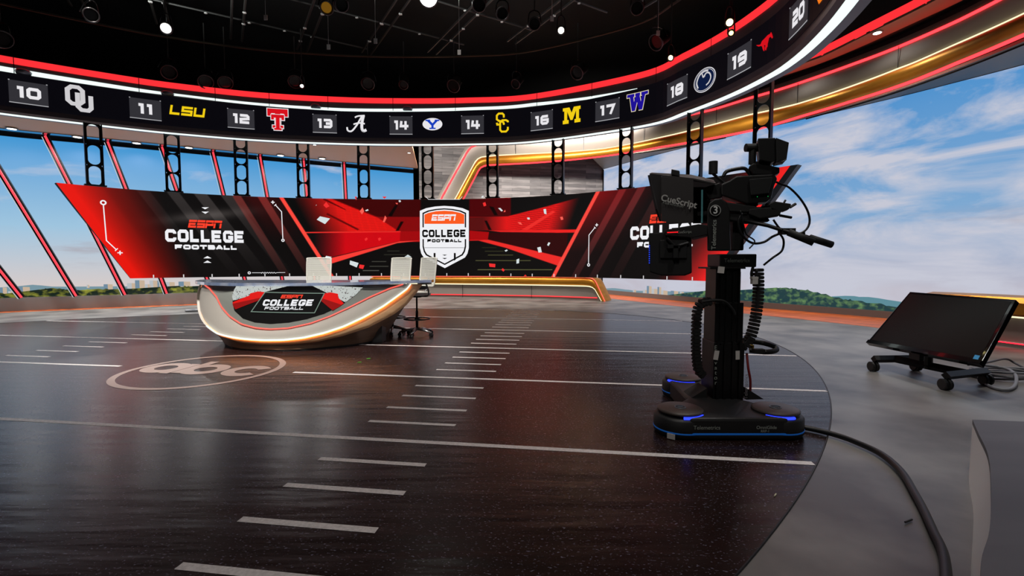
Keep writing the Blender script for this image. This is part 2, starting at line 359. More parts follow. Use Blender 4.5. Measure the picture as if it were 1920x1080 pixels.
o = lines.build('yard_lines', m_line, fl); o['label'] = 'white yard lines and hash marks printed on the dark inlay'
m_abc = mat('printed_pale_logo', (142, 120, 112), .45)
ab = MB(); cx, cyy, R1, R2 = -3.82, 5.80, .92, .845
bx = Vector((1.1, -.17, 0)).normalized(); by = Vector((.17, 1.1, 0)).normalized()
def P2(a, b): return Vector((cx, cyy, .0065))+bx*a+by*b
def annul(c, ro, ri, a0=0, a1=2*PI, n=48, sx=1):
    vs = []; full = abs(a1-a0-2*PI) < 1e-6; k = n+1
    for i in range(k):
        q = a0+(a1-a0)*i/n
        for r in (ro, ri): vs.append(P2(c[0]+r*sx*math.cos(q), c[1]+r*math.sin(q)))
    ab.add(vs, [(2*i, 2*i+2, 2*i+3, 2*i+1) for i in range(n)])
annul((0, 0), R1, R2, n=90)
annul((-.56, .03), .27, .125); annul((0, .03), .27, .125, .0, 2*PI); annul((.56, .03), .27, .125, .62, 2*PI-.62)
for x0, x1, ya, yb in ((-.41, -.285, -.24, .27), (-.275, -.15, -.2, .44)):
    ab.add([P2(a_, b_)+Vector((0, 0, .0012)) for a_, b_ in ((x0, ya), (x1, ya), (x1, yb), (x0, yb))], [(0, 1, 2, 3)])
ab.build('round_network_logo', m_abc, fl)['label'] = 'pale ring around the letters abc printed on the inlay'
# wood borders by the walls
woodm = plank_mat('orange_wood_floor', (226, 112, 48), (190, 86, 34), (90, 44, 20), 1.6, .12, .45, rot=(0, 0, 1.05))
def border(cv, w0, w1, m, name, u0=0, u1=None, z=.003):
    u1 = cv.L if u1 is None else u1; n = 60; vs = []
    for i in range(n+1):
        u = u0+(u1-u0)*i/n; a = cv.at(u, z, .0); b = cv.at(u, z, w0+(w1-w0)*i/n); vs += [a, b]
    return obj(name, vs, [(2*i, 2*i+1, 2*i+3, 2*i+2) for i in range(n)], m, fl)
border(C_right, 1.2, 2.6, woodm, 'wood_border').__setitem__('label', 'orange wood strip of floor along the right sky wall')
border(C_left, .6, .25, woodm, 'wood_border').__setitem__('label', 'thin orange wood strip of floor along the left sky wall')
tag(MB().box((0, 8, 9.6), (44, 36, .1)).build('ceiling', m_dark), kind='structure')
tag(MB().box((0, 26, 4.8), (44, .2, 9.6)).build('wall_back', m_dark), kind='structure')
tag(MB().box((-22, 8, 4.8), (.2, 36, 9.6)).build('wall_left', m_dark), kind='structure')
tag(MB().box((22, 8, 4.8), (.2, 36, 9.6)).build('wall_right', m_dark), kind='structure')
tag(MB().box((0, -10, 4.8), (44, .2, 9.6)).build('wall_front', m_dark), kind='structure')
# plank wall
pl = plank_mat('grey_wood_planks', (150, 146, 146), (92, 90, 92), (45, 44, 46), 1.15, .115, .65)
a, b = Vector((-3.6, 18.55, 0)), Vector((3.85, 19.75, 0)); t = (b-a).normalized(); nn = Vector((t.y, -t.x, 0))
pw = obj('wall_planks', [a, b, b-nn*.3, a-nn*.3]+[v+Vector((0, 0, 7)) for v in (a, b, b-nn*.3, a-nn*.3)], [(0, 1, 5, 4), (1, 2, 6, 5), (2, 3, 7, 6), (3, 0, 4, 7), (4, 5, 6, 7)], pl)
tag(pw, 'grey wood plank wall between the two sky screens', kind='structure')

# ---------------------------------------------------------------- sky screens
def sky_mat(name, top, mid, bot, z0, z1, sc, rot, thr, cloud, gain=1.):
    m = D.materials.new(name); m.use_nodes = True; nt = m.node_tree; b = nt.nodes['Principled BSDF']; L = nt.links.new
    uv = nt.nodes.new('ShaderNodeUVMap'); sx = nt.nodes.new('ShaderNodeSeparateXYZ'); L(uv.outputs[0], sx.inputs[0])
    mr = nt.nodes.new('ShaderNodeMapRange'); mr.inputs['From Min'].default_value = z0; mr.inputs['From Max'].default_value = z1; L(sx.outputs['Y'], mr.inputs[0])
    rp = nt.nodes.new('ShaderNodeValToRGB'); e = rp.color_ramp.elements; e[0].color = rgb(*bot); e[1].color = rgb(*top); k = e.new(.42); k.color = rgb(*mid); L(mr.outputs[0], rp.inputs[0])
    def nz(scale, r, det, dist):
        mp = nt.nodes.new('ShaderNodeMapping'); mp.inputs['Rotation'].default_value = (0, 0, r); mp.inputs['Scale'].default_value = scale
        n = nt.nodes.new('ShaderNodeTexNoise'); n.inputs['Scale'].default_value = 1; n.inputs['Detail'].default_value = det; n.inputs['Roughness'].default_value = .58; n.inputs['Distortion'].default_value = dist
        L(uv.outputs[0], mp.inputs[0]); L(mp.outputs[0], n.inputs['Vector']); return n
    n = nz(sc, rot, 9, .5); cr = nt.nodes.new('ShaderNodeValToRGB'); cr.color_ramp.elements[0].position = thr; cr.color_ramp.elements[1].position = thr+.2; L(n.outputs[0], cr.inputs[0])
    mx = nt.nodes.new('ShaderNodeMix'); mx.data_type = 'RGBA'; mx.inputs['B'].default_value = rgb(*cloud); L(cr.outputs[0], mx.inputs['Factor']); L(rp.outputs[0], mx.inputs['A'])
    # low grey cloud banks
    n2 = nz((.28, 1.9, 1), 0, 5, .2); c2 = nt.nodes.new('ShaderNodeValToRGB'); c2.color_ramp.elements[0].position = .56; c2.color_ramp.elements[1].position = .68; L(n2.outputs[0], c2.inputs[0])
    low = nt.nodes.new('ShaderNodeValToRGB'); q = low.color_ramp.elements; q[0].position = .1; q[0].color = (0, 0, 0, 1); q[1].position = .42; q[1].color = (0, 0, 0, 1); s2 = q.new(.25); s2.color = (.7, .7, .7, 1); L(mr.outputs[0], low.inputs[0])
    mu = nt.nodes.new('ShaderNodeMath'); mu.operation = 'MULTIPLY'; L(c2.outputs[0], mu.inputs[0]); L(low.outputs[0], mu.inputs[1])
    m2 = nt.nodes.new('ShaderNodeMix'); m2.data_type = 'RGBA'; m2.inputs['B'].default_value = rgb(168, 160, 168); L(mu.outputs[0], m2.inputs['Factor']); L(mx.outputs['Result'], m2.inputs['A'])
    L(m2.outputs['Result'], b.inputs['Emission Color']); b.inputs['Emission Strength'].default_value = gain
    b.inputs['Base Color'].default_value = (.002, .002, .003, 1); b.inputs['Roughness'].default_value = .8; b.inputs['Specular IOR Level'].default_value = .02
    return m
m_base = mat('brushed_grey_base', (160, 164, 164), .5, .1)
m_black = mat('black_metal', (14, 14, 15), .45, .3)
m_blk2 = mat('matte_black', (10, 10, 11), .75)
m_tree = mat('led_trees', (14, 34, 24), .6, emit='noise', es=1, noise=((4.5, 4.5, 8), (170, 172, 62), 8)); m_tree.node_tree.nodes['Principled BSDF'].inputs['Base Color'].default_value = (0, 0, 0, 1)
m_hill = mat('led_hill', (8, 56, 62), .6, emit='noise', es=1, noise=((6, 6, 8), (112, 152, 92), 9))
m_far = led('led_far_hill', (92, 138, 150)); m_farl = led('led_far_ridge', (118, 148, 160))
for mm in (m_tree, m_hill):
    nt = mm.node_tree
    for l in [l for l in nt.links if l.to_socket.name == 'Base Color']: nt.links.remove(l)
    nt.nodes['Principled BSDF'].inputs['Base Color'].default_value = (.003, .003, .003, 1)
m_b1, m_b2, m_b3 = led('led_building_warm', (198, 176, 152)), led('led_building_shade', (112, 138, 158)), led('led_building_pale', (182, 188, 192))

SL = empty('sky_video_wall', C_left.at(C_left.L/2, 0), 'long curved video wall at left showing blue sky over trees and tower blocks', 'video wall')
ZL = 4.75
ribbon('sky_picture', C_left, [(0, .36), (0, ZL)], sky_mat('led_sky_left', (62, 150, 212), (158, 196, 222), (214, 203, 200), .6, ZL, (.3, 1.0, 1), .5, .56, (208, 206, 214)), SL)
ribbon('base_panel', C_left, [(.02, .0), (.05, .0), (.05, .36), (-.1, .36), (-.1, 0)], m_base, SL, closed=True)
ribbon('top_trim', C_left, [(.03, ZL-.07), (.03, ZL), (-.02, ZL), (-.02, ZL-.07)], m_black, SL, closed=True)
ribbon('back_panel', C_left, [(-.03, 0), (-.03, 5.2)], m_blk2, SL)
SR = empty('sky_video_wall', C_right.at(C_right.L/2, 0), 'tall curved video wall at right showing streaky clouds above green hills', 'video wall')
ZR = 5.12
ribbon('sky_picture', C_right, [(0, .16), (0, ZR)], sky_mat('led_sky_right', (84, 150, 210), (128, 172, 214), (196, 192, 204), .7, ZR, (.36, 1.15, 1), -.36, .385, (202, 204, 218), .95), SR)
ribbon('base_panel', C_right, [(.02, .0), (.06, .0), (.06, .17), (-.1, .17), (-.1, 0)], mat('brown_grey_base', (104, 96, 92), .5, .2), SR, closed=True)
ribbon('back_panel', C_right, [(-.03, 0), (-.03, 5.6)], m_blk2, SR)
ribbon('corner_trim', C_right, [(.03, .3), (.03, 5.1), (-.02, 5.1), (-.02, .3)], m_black, SR, u1=.05, closed=True)

def bumpy(cv, base_z, pts, seed, amp, step=.05):
    """(u, z) polygon with a leafy top edge through the traced points"""
    rnd = random.Random(seed); q = pxp(cv, pts); q.sort(); us = [a for a, _ in q]; zs = [b for _, b in q]; out = []; u = us[0]
    while u < us[-1]:
        out.append((u, float(np.interp(u, us, zs)) + amp*(rnd.random()-.4))); u += step
    return [(us[0], base_z)]+out+[(us[-1], base_z)]
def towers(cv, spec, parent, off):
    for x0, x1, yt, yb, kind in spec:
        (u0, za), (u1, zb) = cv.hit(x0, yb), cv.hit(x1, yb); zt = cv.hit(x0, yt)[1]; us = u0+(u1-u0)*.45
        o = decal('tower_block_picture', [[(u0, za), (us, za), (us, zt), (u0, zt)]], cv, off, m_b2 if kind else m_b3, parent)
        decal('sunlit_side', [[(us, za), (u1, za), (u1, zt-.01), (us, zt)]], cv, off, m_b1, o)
decal('far_ridge_picture', [bumpy(C_left, .36, [(-60, 540), (0, 540), (60, 534), (110, 538), (200, 537), (280, 537), (330, 538), (420, 538)], 1, .01, .2)], C_left, .006, m_farl, SL)
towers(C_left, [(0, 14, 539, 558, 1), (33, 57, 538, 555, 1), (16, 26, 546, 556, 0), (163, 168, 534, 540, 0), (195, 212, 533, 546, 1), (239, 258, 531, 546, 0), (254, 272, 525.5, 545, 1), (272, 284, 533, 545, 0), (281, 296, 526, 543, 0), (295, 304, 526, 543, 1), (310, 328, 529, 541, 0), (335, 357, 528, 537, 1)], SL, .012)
decal('tree_line_picture', [bumpy(C_left, .36, [(-80, 552), (0, 553), (30, 554), (60, 547), (100, 543), (140, 546), (200, 544), (260, 545), (300, 542), (340, 538), (420, 537)], 2, .10)], C_left, .018, m_tree, SL)
decal('far_ridge_picture', [bumpy(C_right, .16, [(1136, 541), (1150, 540), (1200, 546), (1290, 548), (1310, 546.5), (1340, 549)], 3, .01, .2)], C_right, .006, m_farl, SR)
decal('far_ridge_picture', [bumpy(C_right, .16, [(1560, 556), (1590, 555), (1625, 557), (1650, 560), (1690, 566), (1720, 572)], 5, .015, .1)], C_right, .008, m_far, SR)
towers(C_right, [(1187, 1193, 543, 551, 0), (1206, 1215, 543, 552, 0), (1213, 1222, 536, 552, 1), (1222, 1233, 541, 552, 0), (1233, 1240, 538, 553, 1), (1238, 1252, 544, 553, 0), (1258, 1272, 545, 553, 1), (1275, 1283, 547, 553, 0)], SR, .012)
decal('green_hill_picture', [bumpy(C_right, .16, [(1250, 556), (1290, 550), (1330, 546), (1400, 547), (1430, 543), (1450, 541), (1480, 541), (1520, 545), (1540, 551), (1580, 560), (1620, 567), (1655, 571), (1700, 578)], 4, .05)], C_right, .018, m_hill, SR)

# ---------------------------------------------------------------- left soffit, downlights
m_bronze = mat('brushed_bronze_soffit', (240, 186, 140), .6, .0, bump=.06, bscale=3)
m_mirror = mat('polished_soffit_edge', (150, 160, 170), .06, .95)
m_white = led('white_light', (226, 240, 236), 1.25)
m_dl = led('downlight_glow', (255, 252, 244), 6)
so = empty('bronze_soffit', (-9, 13, 4.8), 'brushed bronze soffit above the left sky video wall', 'soffit')
def between(name, A, B, z, m, parent, th=.06, n=40):
    A = resample(A, n); B = resample(B, n); vs = [(x, y, z) for x, y in A]+[(x, y, z) for x, y in B]+[(x, y, z+th) for x, y in A]+[(x, y, z+th) for x, y in B]
    fs = []
    for i in range(n-1): fs += [(i, i+1, n+i+1, n+i), (2*n+i, 3*n+i, 3*n+i+1, 2*n+i+1), (i, 2*n+i, 2*n+i+1, i+1), (n+i, n+i+1, 3*n+i+1, 3*n+i)]
    fs += [(0, n, 3*n, 2*n), (n-1, 3*n-1, 4*n-1, 2*n-1)]
    return obj(name, vs, fs, m, parent)
inn = [p for p in reversed(C_ring.sub(-.45)) if p[0] < -2.6]
between('edge_strip', C_left.sub(.0), C_left.sub(.62), ZL, m_mirror, so)
between('soffit_panel', C_left.sub(.62), inn, ZL+.02, m_bronze, so)
def downlight(px, py, z, r, label):
    x, y, _ = G(px, py, z); e = empty('downlight', (x, y, z), label, 'downlight', 'round downlights recessed in the soffits')
    MB().lathe([(r*1.25, -.012), (r*1.25, 0), (r, 0), (r, -.012)], (x, y, z), 20).build('trim_ring', mat('dl_trim', (150, 145, 140), .4, .6), e)
    MB().lathe([(r*.9, -.016), (r*.9, -.013)], (x, y, z), 20).build('lens', m_dl, e)
    l = lamp((x, y, z-.05), (x, y, 0), 520 if r > .09 else 40, .05, (1, .97, .93), 150, 'downlight_beam'); l.parent = e; l.location = (0, 0, -.05)
for px, py, z, r, l in ((22, 241, ZL, .1, 'in the polished edge at far left, first from the left'), (145, 256.5, ZL, .1, 'in the polished edge left of the first lattice column'), (256, 268, ZL, .1, 'in the polished edge right of the first lattice column'), (354, 276.5, ZL, .1, 'in the polished edge right of the second lattice column'), (526, 291, ZL, .1, 'in the polished edge left of the fourth lattice column'), (604, 297, ZL, .1, 'in the polished edge right of the fourth lattice column'),
                         (517, 262, ZL+.02, .045, 'small, in the bronze soffit under the red double T'), (590, 271, ZL+.02, .045, 'small, in the bronze soffit under number 13'), (767, 286, ZL+.02, .045, 'small, in the bronze soffit by the plank wall')):
    downlight(px, py, z, r, 'downlight '+l)

# ---------------------------------------------------------------- red light bars in front of the left screen
m_redbar = led('red_light_tube', (255, 70, 84), 1.1); C_bar = Curve(C_left.sub(.25), smooth=False)
bars = [((0, 505), (43, 560), 'lowest at the left edge of the photo'), ((0, 318), (145, 557), 'reaching the base beside the leftmost tower blocks'), ((70, 224), (236, 554), 'left of the first lattice column'), ((193, 242), (313, 550), 'starting right beside the first lattice column'),
        ((294, 247), (331, 355), 'crossing behind the second lattice column'), ((392, 256), (418, 360), 'between the second and third lattice columns'), ((482, 262), (500, 362), 'between the third and fourth lattice columns'), ((566, 266), (575, 364), 'behind the fourth lattice column'), ((643, 270), (648, 366), 'nearly upright, left of the fifth lattice column')]
for p, q, l in bars:
    (ua, za), (ub, zb) = C_bar.hit(*p), C_bar.hit(*q); k = (ub-ua)/(zb-za); f_ = lambda z: ua+(z-za)*k
    lo, hi = C_bar.at(f_(.37), .37), C_bar.at(f_(ZL-.01), ZL-.01)
    e = empty('light_bar', lo, 'slanted red light bar '+l, 'light bar', 'slanted red light bars before the left sky wall')
    n_ = C_bar.nrm((ua+ub)/2); n3 = Vector((n_[0], n_[1], 0)); lo, hi = Vector(lo), Vector(hi); ax = (hi-lo).normalized(); sd = ax.cross(n3).normalized()
    M = Matrix((sd, n3, ax)).transposed()
    MB().box((lo+hi)/2, (.13, .08, (hi-lo).length), M=M).build('casing', m_black, e)
    MB().tube([lo+n3*.042, hi+n3*.042], .028, 10).build('red_tube', m_redbar, e)
    MB().box((lo+hi)/2+sd*(-.085)-n3*.02, (.012, .05, (hi-lo).length), M=M).build('white_edge', led('bar_edge', (205, 214, 222), .8), e)

# ---------------------------------------------------------------- gold band over the plank wall and right screen
m_grey = mat('satin_champagne_panel', (136, 129, 122), .45, .3)
m_gold = mat('brushed_gold', (186, 128, 36), .42, .7, noise=((1.2, 1.2, 5), (158, 102, 24), 5))
m_red = led('red_light_strip', (255, 48, 54), 1.1); m_red2 = led('red_light_line', (255, 44, 50), 4); m_yel = led('warm_light_strip', (255, 244, 196), 1.3)
GB = empty('gold_fascia_band', C_band.at(C_band.L/2, 5), 'curved grey and gold fascia with red and yellow light lines over the right sky wall', 'fascia')
Rl = [(760, 510), (825, 380), (831, 367), (876, 286), (881, 279), (887, 274.5), (900, 271.5), (913, 270.5), (1000, 263.5), (1160, 243), (1240, 227), (1340, 206), (1410, 184), (1500, 157), (1600, 122), (1690, 88), (1800, 40), (1870, 5), (1920, -22), (2010, -75)]
Yl = [(780, 510), (850, 380), (857.4, 367.6), (889, 309), (893, 302), (898, 297.5), (904, 295.4), (931, 292.6), (1000, 289), (1090, 284), (1133, 280), (1240, 259), (1410, 216), (1500, 196), (1552, 180), (1690, 130), (1720, 119), (1800, 84), (1920, 31), (2010, -12)]
Bl = [(795, 510), (865, 380), (872, 367.6), (894, 326), (898, 318), (903, 313), (913, 310), (1000, 305.6), (1090, 298), (1133, 293), (1240, 276), (1413, 245), (1503, 219), (1600, 190), (1727, 148), (1800, 118), (1920, 68), (2010, 30)]
Ru, Yu, Bu = (pxp(C_band, x) for x in (Rl, Yl, Bl))
n_ = 150
strip('grey_panel', C_band, offs(Ru, .14), Yu, [(0, -.05), (0, .1), (.25, .04), (1, .1), (1, 0)], m_grey, GB, n_)
strip('gold_roll', C_band, Yu, Bu, [(0, .08), (.1, .16), (.3, .22), (.55, .24), (.8, .21), (.95, .14), (1, .05)], m_gold, GB, n_)
strip('upper_red_light', C_band, offs(Ru, .035), offs(Ru, -.03), [(0, .06), (.5, .115), (1, .06)], m_red2, GB, n_)
strip('yellow_light', C_band, offs(Yu, .022), offs(Yu, -.03), [(0, .1), (.5, .15), (1, .15)], m_yel, GB, n_)
strip('lower_red_light', C_band, offs(Bu, .015), offs(Bu, -.03), [(0, .11), (.5, .1), (1, .04)], m_red2, GB, n_)
ribbon('back_panel', C_band, [(-.06, 5.1), (-.06, 6.4)], m_blk2, GB, u0=8.5)
for px in (1095, 1210, 1346, 1498, 1685, 967):      # panel joints
    i = C_band.hit(px, 240)[0]; za = np.interp(i, [a for a, _ in Ru], [b for _, b in Ru]); zb = np.interp(i, [a for a, _ in Yu], [b for _, b in Yu])
    decal('panel_joint', [rect(i-.008, zb+.02, i+.008, za)], C_band, .105, m_black, GB)
su = empty('grey_soffit', (8, 13, 5.15), 'dark grey soffit between the gold fascia and the right sky wall', 'soffit')
between('soffit_panel', C_right.sub(0), [p for p in C_band.sub(.02) if p[0] > 2.9 or p[1] < 16], 5.13, mat('satin_dark_soffit', (128, 120, 106), .5, .2, bump=.05, bscale=4), su)
# outer soffit ring with red light and downlights
OS = empty('outer_soffit_ring', (7.6, 11.5, 6.3), 'tan soffit with a broad red light stripe above the gold fascia', 'soffit')
red_b = [G(x, y, 6.3)[:2] for x, y in ((1340, 165), (1440, 138), (1472, 127.5), (1533, 110), (1635, 60), (1720, 18.3), (1800, -25), (1900, -85))]
blk_t = [G(x, y, 6.3)[:2] for x, y in ((1340, 180), (1440, 151), (1533, 121), (1615, 87.5), (1720, 40), (1800, 3), (1900, -50))]
C_out = Curve(red_b); C_blk = Curve(blk_t)
between('soffit_panel', C_out.sub(0), C_blk.sub(0), 6.3, mat('tan_soffit', (160, 132, 112), .45, .5), OS, .05)
ribbon('red_light', C_out, [(0, 6.33), (0, 6.53)], m_red, OS)
ribbon('upper_face', C_out, [(-.02, 6.53), (-.02, 7.6)], m_blk2, OS)
ribbon('gap_backing', C_blk, [(-.05, 6.36), (-.9, 6.36)], m_blk2, OS)
for px, py, l in ((1491, 125, 'beside the white ring light'), (1645, 61, 'right of the white ring light')):
    downlight(px, py, 6.3, .085, 'round white downlight in the tan soffit '+l)

# ---------------------------------------------------------------- scoreboard ring
m_ringg = mat('ring_grey', (118, 110, 112), .5, .2); m_ledblk = mat('led_black_glass', (5, 5, 6), .5, emit=(9, 8, 13), es=1, spec=.12)
RG = empty('scoreboard_ring', (-3, 8, 4.6), 'huge suspended ring with team rankings display, red stripe and white light lines', 'display ring')
ribbon('ribbon_display', C_ring, [(-.02, 5.42), (.0, 5.42), (.0, 4.70), (-.02, 4.70)], m_ledblk, RG)
ribbon('lower_fascia', C_ring, [(-.01, 4.70), (-.02, 4.60), (-.10, 4.56)], m_ringg, RG)
ribbon('lower_white_light', C_ring, [(-.10, 4.56), (-.12, 4.552), (-.25, 4.552), (-.26, 4.56)], m_white, RG)
ribbon('outer_fascia', C_ring, [(-.26, 4.558), (-.42, 4.57), (-.46, 4.62), (-.46, 5.6), (-.10, 5.8)], m_ringg, RG)
ribbon('upper_fascia', C_ring, [(-.01, 5.42), (-.01, 5.62), (-.10, 5.8)], m_ringg, RG)
ribbon('red_light_strip', C_ring, [(-.01, 5.62), (.01, 5.62), (.01, 5.755), (-.02, 5.76)], m_red, RG)
strip('upper_white_light', C_ring, pxp(C_ring, [(-40, 116), (0, 123.5), (240, 163), (340, 177), (640, 203), (760, 204), (1000, 193), (1100, 182), (1195, 165.5)]), pxp(C_ring, [(-40, 126), (0, 133), (240, 169.5), (340, 181), (640, 208.5), (760, 209.5), (1000, 199), (1100, 187), (1195, 166.5)]), [(0, .006), (1, .006)], m_white, RG, 120)
for px in (30, 262, 404, 505, 615, 737, 854, 1007, 1110, 1230, 1332):
    u = C_ring.hit(px, 190)[0]
    decal('panel_joint', [rect(u-.007, 5.42, u+.007, 5.755)], C_ring, .014, m_black, RG); continue
    MB().box(c, (.012, .04, .32)).build('panel_joint', m_black, RG)
for px, py in ((45, 138), (315, 174), (593, 202), (765, 207)):
    u = C_ring.hit(px, py)[0]; MB().lathe([(.12, 0), (.14, .05), (.1, .09)], C_ring.at(u, 5.42, .05), 14).build('camera_pod', mat('pod_grey', (130, 136, 150), .3, .4), RG, smooth=True)
m_tile, m_num, m_edge = led('led_tile', (50, 49, 54)), led('led_white', (232, 230, 234)), led('led_tile_edge', (168, 168, 172))
def sgn(cv, px, py): return 1 if cv.hit(px+5, py)[0] > cv.hit(px-5, py)[0] else -1
# numbers
for n, px, py in (('10', 54, 174), ('11', 273, 201), ('12', 452, 219), ('13', 609, 230), ('14', 752, 234), ('14', 886, 231), ('16', 1016, 223), ('17', 1139, 204), ('18', 1269, 172), ('19', 1387, 117), ('20', 1499, 24)):
    u, z = C_ring.hit(px, py); z = 5.04; s = sgn(C_ring, px, py); w_ = .31
    tl = decal('number_tile', [rect(u-w_, z-.235, u+w_, z+.235)], C_ring, .008, m_tile, RG); tl['label'] = 'grey tile reading '+n
    decal('tile_edge', [rect(u-w_, z-.25, u+w_, z-.232)], C_ring, .012, m_edge, tl)
    for a in (-w_+.012, w_-.012): decal('tile_corner', [rect(u+a-.012, z+.225, u+a+.012, z+.243)], C_ring, .012, m_edge, tl)
    W_ = .40 if n != '11' else .31
    decal('numeral', [[(u+s*(X-W_/2), z-.125+Y) for X, Y in p] for p in word(n, W_, .25, t=.29, asp=1.05, gap=.07)], C_ring, .014, m_num, tl)
# team emblems, built as polygons in a box centred on the origin
def sq(polys, s): return [[(x*s, y*s) for x, y in p] for p in polys]
def oct_path(cx, cz, w, h, c): return [(cx+w-c, cz+h), (cx-w+c, cz+h), (cx-w, cz+h-c), (cx-w, cz-h+c), (cx-w+c, cz-h), (cx+w-c, cz-h), (cx+w, cz-h+c), (cx+w, cz+h-c)]
def emblem(name, px, py, layers, label):
    u, z = C_ring.hit(px, py); s = sgn(C_ring, px, py); par = None
    for i, (polys, m) in enumerate(layers):
        o = decal(name if par is None else 'emblem_layer', [[(u+s*x, z+y) for x, y in p] for p in polys], C_ring, .010+.003*i, m, par or RG)
        if par is None: par = o; o['label'] = label
m_gold_l, m_redl, m_blue, m_pur, m_navy, m_wh, m_org = led('led_yellow', (242, 205, 20)), led('led_red', (214, 16, 28)), led('led_blue', (20, 62, 190)), led('led_purple', (30, 16, 150)), led('led_navy', (10, 26, 62)), m_num, led('led_orange', (240, 120, 20))
grey_l = led('led_offwhite', (205, 203, 206))
O_ = stroke(oct_path(-.07, .07, .13, .19, .07), .085, True); U_ = stroke([(-.03, .14), (-.03, -.17), (.03, -.24), (.15, -.24), (.2, -.18), (.2, .1)], .085)
emblem('team_emblem', 149, 186, [(O_+U_, grey_l)], 'white interlocking O and U')
emblem('team_emblem', 352, 209, [([[(X-.37, Y-.115) for X, Y in p] for p in word('LSU', .74, .23, t=.26, asp=1.25, gap=.12, slant=.18)], m_gold_l)], 'yellow letters LSU')
def T_(w, h, st, x=0, y=0, f=0):
    return [rect(x-w/2, y+h/2-st, x+w/2, y+h/2), rect(x-w/2, y+h/2-st*1.6, x-w/2+st*.8, y+h/2), rect(x+w/2-st*.8, y+h/2-st*1.6, x+w/2, y+h/2), rect(x-st*.55, y-h/2, x+st*.55, y+h/2), rect(x-st*1.1, y-h/2, x+st*1.1, y-h/2+st*.6)]
def grow(polys, g):
    out = []
    for p in polys:
        cx = sum(a for a, _ in p)/len(p); cz = sum(b for _, b in p)/len(p); out.append([(a+math.copysign(g, a-cx), b+math.copysign(g, b-cz)) for a, b in p])
    return out
TT = T_(.50, .50, .12, 0, .02)+T_(.32, .40, .085, 0, -.08)
emblem('team_emblem', 521, 224, [(grow(TT, .018), m_wh), (T_(.5, .5, .12, 0, .02), m_redl), (grow(T_(.32, .40, .085, 0, -.08), .012), m_wh), (T_(.32, .40, .085, 0, -.08), m_redl)], 'red double T with white outline')
def thick(path, r):       # curved brush stroke
    q = catmull2(path, 8); out = []
    for i in range(len(q)-1):
        t = i/(len(q)-1); out += stroke([q[i], q[i+1]], r if not callable(r) else r(t))
    return out
A_ = thick([(-.27, -.1), (-.25, -.19), (-.15, -.2), (-.02, -.05), (.08, .12), (.14, .22)], .045)+thick([(-.06, .16), (.02, .2), (.2, .22)], .04)+thick([(.17, .22), (.13, .05), (.12, -.12), (.16, -.19), (.24, -.16)], .075)+thick([(-.1, -.02), (.05, .02), (.2, .0)], .04)
emblem('team_emblem', 670, 232, [(A_, m_wh)], 'white script letter A')
def ell(a, b, n=40, x=0, y=0, r=0): return [(x+a*math.cos(q)*math.cos(r)-b*math.sin(q)*math.sin(r), y+a*math.cos(q)*math.sin(r)+b*math.sin(q)*math.cos(r)) for q in [2*PI*i/n for i in range(n)]]
Yp = stroke([(-.12, .1), (0, -.02)], .065)+stroke([(.12, .1), (0, -.02)], .06)+stroke([(0, .0), (0, -.11)], .06)+[rect(-.19, .08, -.06, .12), rect(.06, .08, .19, .12), rect(-.085, -.13, .085, -.095)]
emblem('team_emblem', 811, 233, [([ell(.27, .165)], m_wh), (Yp, m_blue)], 'white oval with a blue letter Y')
S_ = stroke([(.04, .13), (.04, .2), (-.0, .24), (-.1, .24), (-.15, .19), (-.15, .09), (-.1, .05), (0, .03), (.04, -.02), (.04, -.06)], .05)+stroke([(-.15, .0), (-.14, -.05), (-.06, -.05)], .05)
C2 = stroke([(.15, .0), (.15, .03), (.1, .06), (.0, .06), (-.06, .0), (-.06, -.19), (-.02, -.24), (.1, -.24), (.15, -.19), (.15, -.12)], .05)
emblem('team_emblem', 942, 230, [(S_+C2, m_gold_l)], 'gold interlocking S and C')
M_ = [rect(-.24, -.2, -.08, -.11), rect(.08, -.2, .24, -.11), rect(-.2, -.2, -.12, .2), rect(.12, -.2, .2, .2), rect(-.24, .12, -.1, .2), rect(.1, .12, .24, .2), [(-.16, .2), (-.06, .2), (.0, .06), (.0, -.12), (-.03, -.12)], [(.16, .2), (.06, .2), (.0, .06), (.0, -.12), (.03, -.12)]]
emblem('team_emblem', 1072, 216, [(M_, m_gold_l)], 'yellow block letter M')
W_ = [[(-.19, .18), (-.1, .18), (-.05, -.2), (-.13, -.2)], [(-.13, -.2), (-.05, -.2), (.03, .12), (-.05, .12)], [(-.05, .18), (.05, .18), (.13, -.2), (.05, -.2)], [(.05, -.2), (.13, -.2), (.21, .18), (.13, .18)], rect(-.25, .13, -.07, .2), rect(-.05, .13, .07, .2), rect(.1, .13, .27, .2)]
emblem('team_emblem', 1195, 191, [(grow(W_, .014), led('led_cream', (226, 214, 180))), (W_, m_pur)], 'purple block letter W with pale outline')
LI = [thick([(-.16, -.12), (-.2, 0), (-.13, .13), (.0, .17), (.1, .15)], .035), thick([(-.02, .07), (.06, .12), (.14, .08), (.17, -.01), (.12, -.09), (.05, -.12)], .03), thick([(-.06, .14), (-.03, .06), (.02, .08)], .025)]
emblem('team_emblem', 1322, 150, [([ell(.29, .235)], m_wh), ([ell(.275, .22)], m_navy), ([ell(.26, .205)], grey_l), ([ell(.25, .195)], m_navy), (sum(LI, []), grey_l)], 'navy oval emblem with white curved strokes')
def zh(p): return [(1200+x/6.857, y/6.857) for x, y in p]
